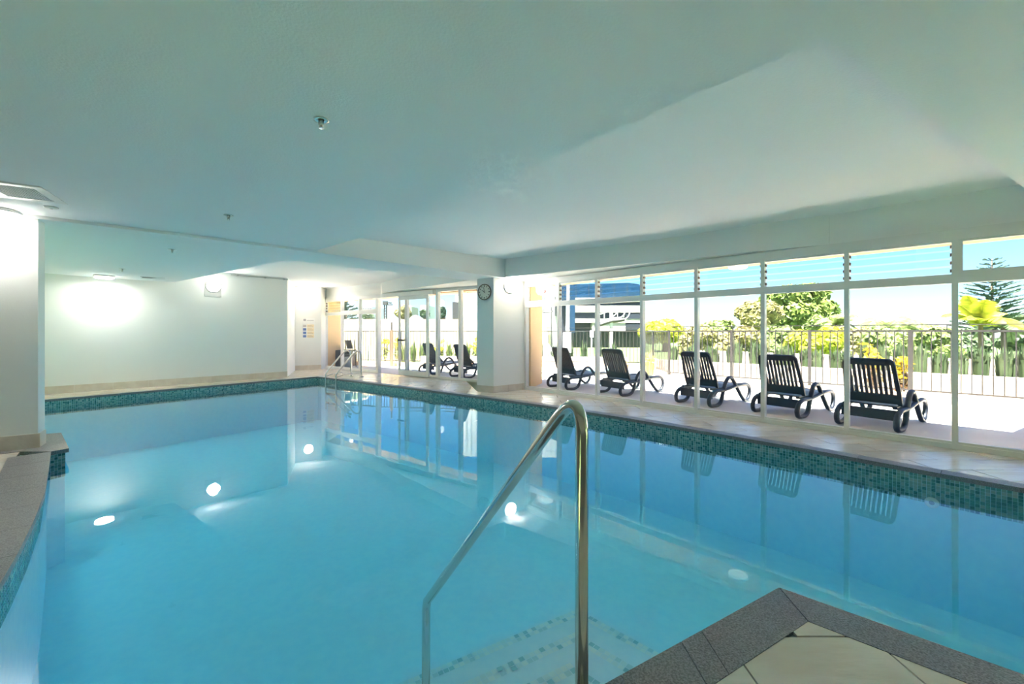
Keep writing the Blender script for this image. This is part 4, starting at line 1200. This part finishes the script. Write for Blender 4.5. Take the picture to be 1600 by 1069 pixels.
# ---------------- buildings and street beyond
def bld(name, label, x0, x1, ytop, Y, depth, mat_, cat='building', zb=-7.0):
    root = empty(name, at((x0 + x1) / 2, 518, Y)); root.location.z = zb
    tag(root, label, cat)
    a, b = at(x0, ytop, Y), at(x1, ytop, Y)
    MB().box(a.x, b.x, Y, Y + depth, zb, a.z).build('wall', mat_, root)
    return root, a, b
# beige parapet
pr = MB().box(at(528, 500, 23).x, at(760, 500, 23).x, 23, 23.4, -0.36, at(600, 499, 23).z).build('parapet_wall', 'parapet')
tag(pr, 'long beige parapet wall behind the gate fence', 'wall', kind='structure')
# white ribbed building
root, a, b = bld('ribbed_building', 'white ribbed metal building with a dark street sign in front', 720, 873, 380, 32, 8, 'cladding', zb=-7)
rib = MB().box(0, 0.10, -0.09, 0, -7, a.z).mesh('rib'); rib.materials.append(M['cladding'])
k = 0
while a.x + k * 0.36 < b.x:
    inst('rib', rib, root, (a.x + k * 0.36 - root.location.x, 32 - root.location.y, 7.0)); k += 1
for (x0, x1, y0, y1) in ((867, 868.2, 463, 494), (869.4, 870.6, 463, 494), (871.6, 872.8, 463, 494)):
    p, q = at(x0, y1, 31.8), at(x1, y0, 31.8)
    MB().box(p.x, q.x, 31.8, 31.95, p.z, q.z).build('window_slot', 'dark_metal', root)
p, q = at(847.5, 511, 31), at(860, 501, 31)
MB().box(p.x, q.x, 31, 31.9, -7, q.z).build('stair_block', 'parapet', root)
# street sign CENTRE
p, q = at(847.5, 489, 28), at(862.5, 484.2, 28)
ss = empty('street_sign', (p.x, 28, -7)); tag(ss, 'dark street sign with small pale lettering by the ribbed building', 'sign')
MB().box(p.x, q.x, 28, 28.05, p.z, q.z).add([(q.x, 28, p.z), (q.x, 28.05, p.z), (q.x, 28.05, q.z), (q.x, 28, q.z), (q.x + 0.08, 28, (p.z + q.z) / 2), (q.x + 0.08, 28.05, (p.z + q.z) / 2)], [(0, 4, 3), (1, 2, 5), (0, 1, 5, 4), (3, 4, 5, 2)]).build('panel', 'dark_metal', ss)
MB().box(q.x - 0.06, q.x, 28.05, 28.11, -7, q.z + 0.2).build('pole', 'dark_metal', ss)
cu = bpy.data.curves.new('lettering', 'FONT'); cu.body = 'CENTRE'; cu.size = (q.z - p.z) * 0.75; cu.align_x = 'CENTER'; cu.align_y = 'CENTER'; cu.extrude = 0.002
to = bpy.data.objects.new('lettering', cu); COL.objects.link(to)
to.rotation_euler = (R(90), 0, 0)
dg = bpy.context.evaluated_depsgraph_get()
tm = bpy.data.meshes.new_from_object(to.evaluated_get(dg)); bpy.data.objects.remove(to)
tm.materials.clear(); tm.materials.append(M['sign_white'])
inst('lettering', tm, ss, ((p.x + q.x) / 2 - ss.location.x, 27.99 - 28, (p.z + q.z) / 2 + 7), (R(90), 0, 0))
# round red and blue signs
for (x, y, m_, lab) in ((849.5, 455.5, 'red_print', 'round red sign high on the ribbed building'), (849.0, 465.5, 'blue_print', 'round blue sign below the red sign')):
    p = at(x, y, 30); rt = empty('round_sign', p); tag(rt, lab, 'sign')
    MB().lathe([(0.001, 0.06), (0.17, 0.06), (0.17, 0.0)], 18, p, (0, -1, 0), False).build('disc', m_, rt)
    MB().lathe([(0.17, 0.0), (0.19, 0.03), (0.17, 0.062)], 18, p, (0, -1, 0)).build('rim', 'sign_white', rt)
    MB().tube([p, p + Vector((0, 1.88, 0))], 0.03, 6).build('bracket', 'grey_plastic', rt)
# dark office block with navy top
Yo = 42
root = empty('office_block', at(940, 518, Yo)); root.location.z = -7; tag(root, 'dark office block with navy glass top and grey concrete bands', 'building')
def band(name, x0, x1, y0, y1, mat_, d0=0.0, d1=8.0):
    p, q = at(x0, y1, Yo), at(x1, y0, Yo)
    return MB().box(p.x, q.x, Yo + d0, Yo + d1, p.z, q.z).build(name, mat_, root)
p, q = at(874, 600, Yo), at(1006, 441, Yo)
band('wall', 876, 1006, 470, 625, 'dark_glass', 0.5, 9)
# navy upper storey with a canted end
u0, u1, u2 = at(875, 468, Yo), at(990, 440, Yo), at(1005, 450, Yo)
mb = MB(); zb0, zt0_, zt1_ = at(0, 470, Yo).z, at(0, 442.5, Yo).z, at(0, 450, Yo).z
prof = [(u0.x, zb0), (u2.x, zb0), (u2.x, zt1_), (at(996, 0, Yo).x, at(0, 444.5, Yo).z), (at(980, 0, Yo).x, zt0_), (u0.x, zt0_ - 0.2)]
vs = [(x, Yo - 0.3, z) for x, z in prof] + [(x, Yo + 9, z) for x, z in prof]
m_ = len(prof)
mb.add(vs, [tuple(range(m_ - 1, -1, -1))[::-1], tuple(range(m_, 2 * m_))[::-1]] + [(i, m_ + i, m_ + (i + 1) % m_, (i + 1) % m_) for i in range(m_)])
mb.build('navy_storey', 'navy_glass', root)
for x in (880.5, 900.0, 920.0, 940.0, 960.0, 980.0):
    pp = at(x, 470, Yo - 0.32); MB().box(pp.x - 0.02, pp.x + 0.02, Yo - 0.34, Yo - 0.3, zb0, zt0_ - 0.1).build('mullion', 'dark_metal', root)
band('concrete_band', 898, 1006, 466, 472, 'cladding', -0.5)
band('concrete_band', 898, 1006, 478, 488.5, 'concrete', -0.4)
band('concrete_band', 898, 1006, 498, 504.5, 'concrete', -0.4)
band('concrete_band', 924, 976, 505, 517, 'concrete', -0.3)
band('column', 884.5, 889, 446, 520, 'tower_grey', -0.5)
band('dark_column', 889, 897.5, 446, 520, 'navy_glass', -0.35)
band('window_strip', 898, 935, 489, 498, 'dark_glass', -0.2)
band('window_strip', 976, 1004, 491, 498.5, 'dark_glass', -0.45)
band('window_strip', 976, 1004, 506, 516, 'dark_glass', -0.35)
# external stair with white rails
st = empty('outdoor_stair', at(962, 518, 36)); st.location.z = -7; tag(st, 'dark outdoor stair with curved white handrails before the office block', 'stair')
line = [(930, 510), (942, 506), (953, 502.5), (965, 501), (975, 499.5)]
sp = spline([at(x, y, 36) for x, y in line], 5)
MB().tube(sp, 0.16, 6, r2=0.3, up=(0, 0, 1)).build('stringer', 'dark_metal', st)
for dy in (1.0, 5.0):
    MB().tube([v + Vector((0, 0, 0.10 + dy * 0.16)) for v in sp], 0.035, 6).build('hand_rail', 'white_metal', st)
for c_ in ([(975, 499.5), (981, 495), (984, 489), (984, 484)], [(966, 499), (974, 493), (976.5, 488), (975, 484)], [(952, 499), (963, 490), (965.5, 484), (960, 480)]):
    MB().tube(spline([at(x, y, 36) for x, y in c_], 5), 0.05, 6).build('hand_rail', 'white_metal', st)
for x in (934, 944, 955, 966, 975):
    i = min(range(len(sp)), key=lambda i: abs((sp[i].x / sp[i].y * FPX + CX) - x))
    MB().tube([sp[i], sp[i] + Vector((0, 0, 0.95))], 0.03, 6).build('baluster', 'white_metal', st)
pp = at(955, 518, 36); MB().box(pp.x - 0.12, pp.x + 0.12, 35.9, 36.1, -7, at(955, 478, 36).z).build('pillar', 'cladding', st)
# left background: towers, crane, dome, tent
root, a, b = bld('tower_block', 'pale grey tower block far beyond the parapet', 566, 581, 479, 120, 12, 'tower_grey')
for r_ in range(3):
    for c_ in range(5):
        x = a.x + (b.x - a.x) * (c_ + 0.25) / 5
        MB().box(x, x + (b.x - a.x) * 0.1, 119.9, 120, a.z - 0.9 - r_ * 1.1, a.z - 0.35 - r_ * 1.1).build('window', 'dark_glass', root)
MB().box(a.x + 0.8, b.x - 0.8, 121, 128, a.z, a.z + 1.0).build('roof_plant', 'cladding', root)
bld('tower_block', 'grey tower slab seen over the sliding door leaf', 657, 669, 477, 130, 12, 'tower_grey')[0]
bld('tower_block', 'slim grey tower beside the white dome', 638.5, 643, 479, 110, 8, 'concrete')[0]
root, a, b = bld('dark_tower', 'dark round topped tower beside the ribbed building', 707, 719, 472, 60, 6, 'dark_metal')
pz = at(714, 462, 62); MB().box(at(711.5, 0, 62).x, at(719, 0, 62).x, 62, 64, 0, pz.z).build('rear_wing', 'canvas', root)
rt = empty('white_dome', at(649, 499, 48)); tag(rt, 'white domed tent roof beyond the parapet', 'tent')
pp = at(649, 503, 48); MB().lathe([(0.72, 0), (0.66, 0.3), (0.42, 0.62), (0.001, 0.78)], 20, pp).build('roof', 'canvas', rt)
MB().lathe([(0.70, -7), (0.70, 0)], 16, pp).build('wall', 'canvas', rt)
cr = empty('tower_crane', at(602, 518, 90)); cr.location.z = -7; tag(cr, 'black lattice tower crane in the doorway view', 'crane')
cp = at(602.3, 476, 90); w_ = 0.22
mb = MB()
for dx in (-w_, w_):
    for dy in (-w_, w_): mb.box(cp.x + dx - 0.07, cp.x + dx + 0.07, 90 + dy - 0.07, 90 + dy + 0.07, -7, cp.z)
z = 0.0
while z < cp.z - 0.6:
    mb.tube([(cp.x - w_, 90 - w_, z), (cp.x + w_, 90 - w_, z + 0.6)], 0.045, 4).tube([(cp.x + w_, 90 - w_, z), (cp.x - w_, 90 - w_, z + 0.6)], 0.045, 4); z += 0.6
mb.build('mast', 'dark_metal', cr)
p0, p1, p2 = at(599, 472, 90), at(612, 473.5, 90), at(613.5, 476, 90)
MB().tube([p0, p1], 0.13, 5).tube([at(604, 476, 90), p2], 0.13, 5).tube([at(605, 476, 90), at(606.5, 472.5, 90)], 0.06, 4).tube([at(609, 476, 90), at(610, 473, 90)], 0.06, 4).build('jib', 'dark_metal', cr)
MB().box(cp.x - 0.5, cp.x + 0.45, 89.6, 90.4, cp.z - 0.1, cp.z + 0.75).build('cab', 'dark_metal', cr)
# shade sail and equipment by the corner window
aw = empty('shade_canopy', at(560, 518, 19.5)); aw.location.z = -0.36; tag(aw, 'white sloping shade canopy behind the ladder window bays', 'canopy')
p0, p1 = at(526, 501, 19), at(574, 510.5, 19); q0, q1 = at(526, 503.5, 21), at(560, 509, 21)
MB().add([tuple(p0), tuple(p1), tuple(q1), tuple(q0), tuple(p0 - Vector((0, 0, 0.09))), tuple(p1 - Vector((0, 0, 0.09))), tuple(q1 - Vector((0, 0, 0.09))), tuple(q0 - Vector((0, 0, 0.09)))], [(0, 1, 2, 3), (7, 6, 5, 4), (0, 4, 5, 1), (1, 5, 6, 2), (2, 6, 7, 3), (3, 7, 4, 0)]).build('roof', 'canvas', aw)
for p in (p0, p1): MB().tube([(p.x, p.y + 0.1, -0.36), (p.x, p.y + 0.1, p.z - 0.05)], 0.04, 8).build('post', 'white_metal', aw)
bx = at(539.5, 560, 15.6)
bn = empty('planter_box', (bx.x, bx.y, 0)); tag(bn, 'dark planter box outside the corner window', 'planter')
MB().box(bx.x - 0.33, bx.x + 0.25, 15.5, 16.1, -0.004, 0.60).build('box', 'dark_metal', bn)
MB().box(bx.x - 0.30, bx.x + 0.22, 15.53, 16.07, 0.58, 0.605).build('soil', 'soil', bn)
bb = at(544.5, 575, 14.9)
bi = empty('litter_bin', (bb.x, bb.y, 0)); tag(bi, 'round grey litter bin outside the ladder window', 'bin')
MB().lathe([(0.13, -0.004), (0.135, 0.02), (0.14, 0.36), (0.125, 0.37), (0.12, 0.02), (0.001, 0.02)], 20, (bb.x, bb.y, 0)).build('body', 'grey_plastic', bi)
MB().lathe([(0.147, 0.35), (0.147, 0.385), (0.12, 0.39), (0.12, 0.36)], 20, (bb.x, bb.y, 0)).build('rim', 'grey_plastic', bi)
hp = at(548, 545, 15.3)
hs = empty('patio_chair', (hp.x, hp.y, 0)); tag(hs, 'black folding chair with a bright seat strap by the fence', 'chair')
MB().tube([(hp.x - 0.2, hp.y, 0), (hp.x - 0.15, hp.y, 0.5), (hp.x - 0.22, hp.y, 0.98)], 0.018, 6).tube([(hp.x + 0.2, hp.y, 0), (hp.x + 0.15, hp.y, 0.5), (hp.x + 0.12, hp.y, 1.02)], 0.018, 6).build('leg_frame', 'dark_metal', hs)
MB().add([(hp.x - 0.22, hp.y + 0.02, 0.98), (hp.x - 0.14, hp.y + 0.02, 0.66), (hp.x + 0.06, hp.y + 0.02, 0.66), (hp.x + 0.0, hp.y + 0.02, 0.98), (hp.x - 0.22, hp.y + 0.06, 0.98), (hp.x - 0.14, hp.y + 0.06, 0.66), (hp.x + 0.06, hp.y + 0.06, 0.66), (hp.x + 0.0, hp.y + 0.06, 0.98)], [(0, 1, 2, 3), (7, 6, 5, 4), (0, 4, 5, 1), (1, 5, 6, 2), (2, 6, 7, 3), (3, 7, 4, 0)]).build('backrest', 'dark_metal', hs)
MB().box(hp.x - 0.18, hp.x + 0.18, hp.y - 0.2, hp.y + 0.16, 0.42, 0.46).build('seat', 'dark_metal', hs)

# outdoor spa pool with rail, notice on the fence and pole sign
sx0, sx1 = g(893, 580).x, g(938, 580).x
spa = empty('outdoor_spa', (2.6, 13.6, 0)); tag(spa, 'small outdoor spa pool with a white rim on the terrace', 'spa')
mb = MB(); c_ = Vector((2.75, 13.4, 0))
mb.lathe([(1.0, -0.004), (1.0, 0.10), (0.85, 0.10), (0.85, 0.02)], 36, c_); mb.build('rim', 'sign_white', spa)
MB().lathe([(0.85, 0.05), (0.001, 0.05)], 36, c_).build('water_surface', 'spa_water', spa)
MB().lathe([(0.84, 0.0), (0.001, 0.0)], 36, c_).build('basin', 'plaster', spa)
p = at(850, 570, 13.0)
sr2 = empty('spa_rail', (p.x, p.y, 0)); tag(sr2, 'bent white rail standing on the terrace beyond the ochre pier', 'rail')
MB().tube(spline([(p.x, p.y, -0.004), (p.x, p.y, 0.5), (p.x, p.y, 0.86), (p.x + 0.05, p.y, 0.93), (p.x + 0.15, p.y, 0.86), (p.x + 0.42, p.y + 0.1, 0.45)], 6), 0.028, 8).build('tube', 'white_metal', sr2)
MB().lathe([(0.06, 0.0), (0.05, 0.02), (0.03, 0.025)], 14, (p.x, p.y, -0.002)).build('base_collar', 'steel', sr2)
def on_fence(x): 
    return hit(x, FB, FC)
p = on_fence(886.0); s_ = p.y / FPX
fnote = empty('fence_notice', (p.x, p.y - 0.03, 0)); tag(fnote, 'large pale notice board fixed to the back fence', 'sign')
z0_, z1_ = H + (HY - 551) * s_, H + (HY - 519.5) * s_
MB().box(p.x - 6.3 * s_, p.x + 6.3 * s_, p.y - 0.05, p.y - 0.035, z0_, z1_).build('board', 'canvas', fnote)
mb = MB()
for k in range(9):
    w_ = (3.8 if k == 0 else 4.8 - (k * 37 % 3) * 0.5) * s_
    mb.box(p.x - 5.0 * s_, p.x - 5.0 * s_ + 2 * w_, p.y - 0.053, p.y - 0.05, z1_ - (3 + k * 3.1) * s_, z1_ - (2.0 + k * 3.1) * s_)
mb.build('text_line', 'grey_print', fnote)
p = at(924.3, 567, 14.7)
ps = empty('pole_sign', (p.x, p.y, 0)); tag(ps, 'small pale sign on a slim grey pole by the back fence', 'sign')
s_ = 14.7 / FPX
MB().tube([(p.x, p.y, -0.004), (p.x, p.y, H)], 0.025, 8).build('pole', 'grey_plastic', ps)
MB().box(p.x - 2.7 * s_, p.x + 2.7 * s_, p.y - 0.04, p.y - 0.025, H + (HY - 527) * s_, H + (HY - 516.5) * s_).build('plate', 'sign_white', ps)
MB().box(p.x - 1.4 * s_, p.x + 1.4 * s_, p.y - 0.045, p.y - 0.04, H + (HY - 520.6) * s_, H + (HY - 518.2) * s_).box(p.x - 1.6 * s_, p.x + 1.2 * s_, p.y - 0.045, p.y - 0.04, H + (HY - 525.5) * s_, H + (HY - 523.4) * s_).build('print', 'grey_print', ps)
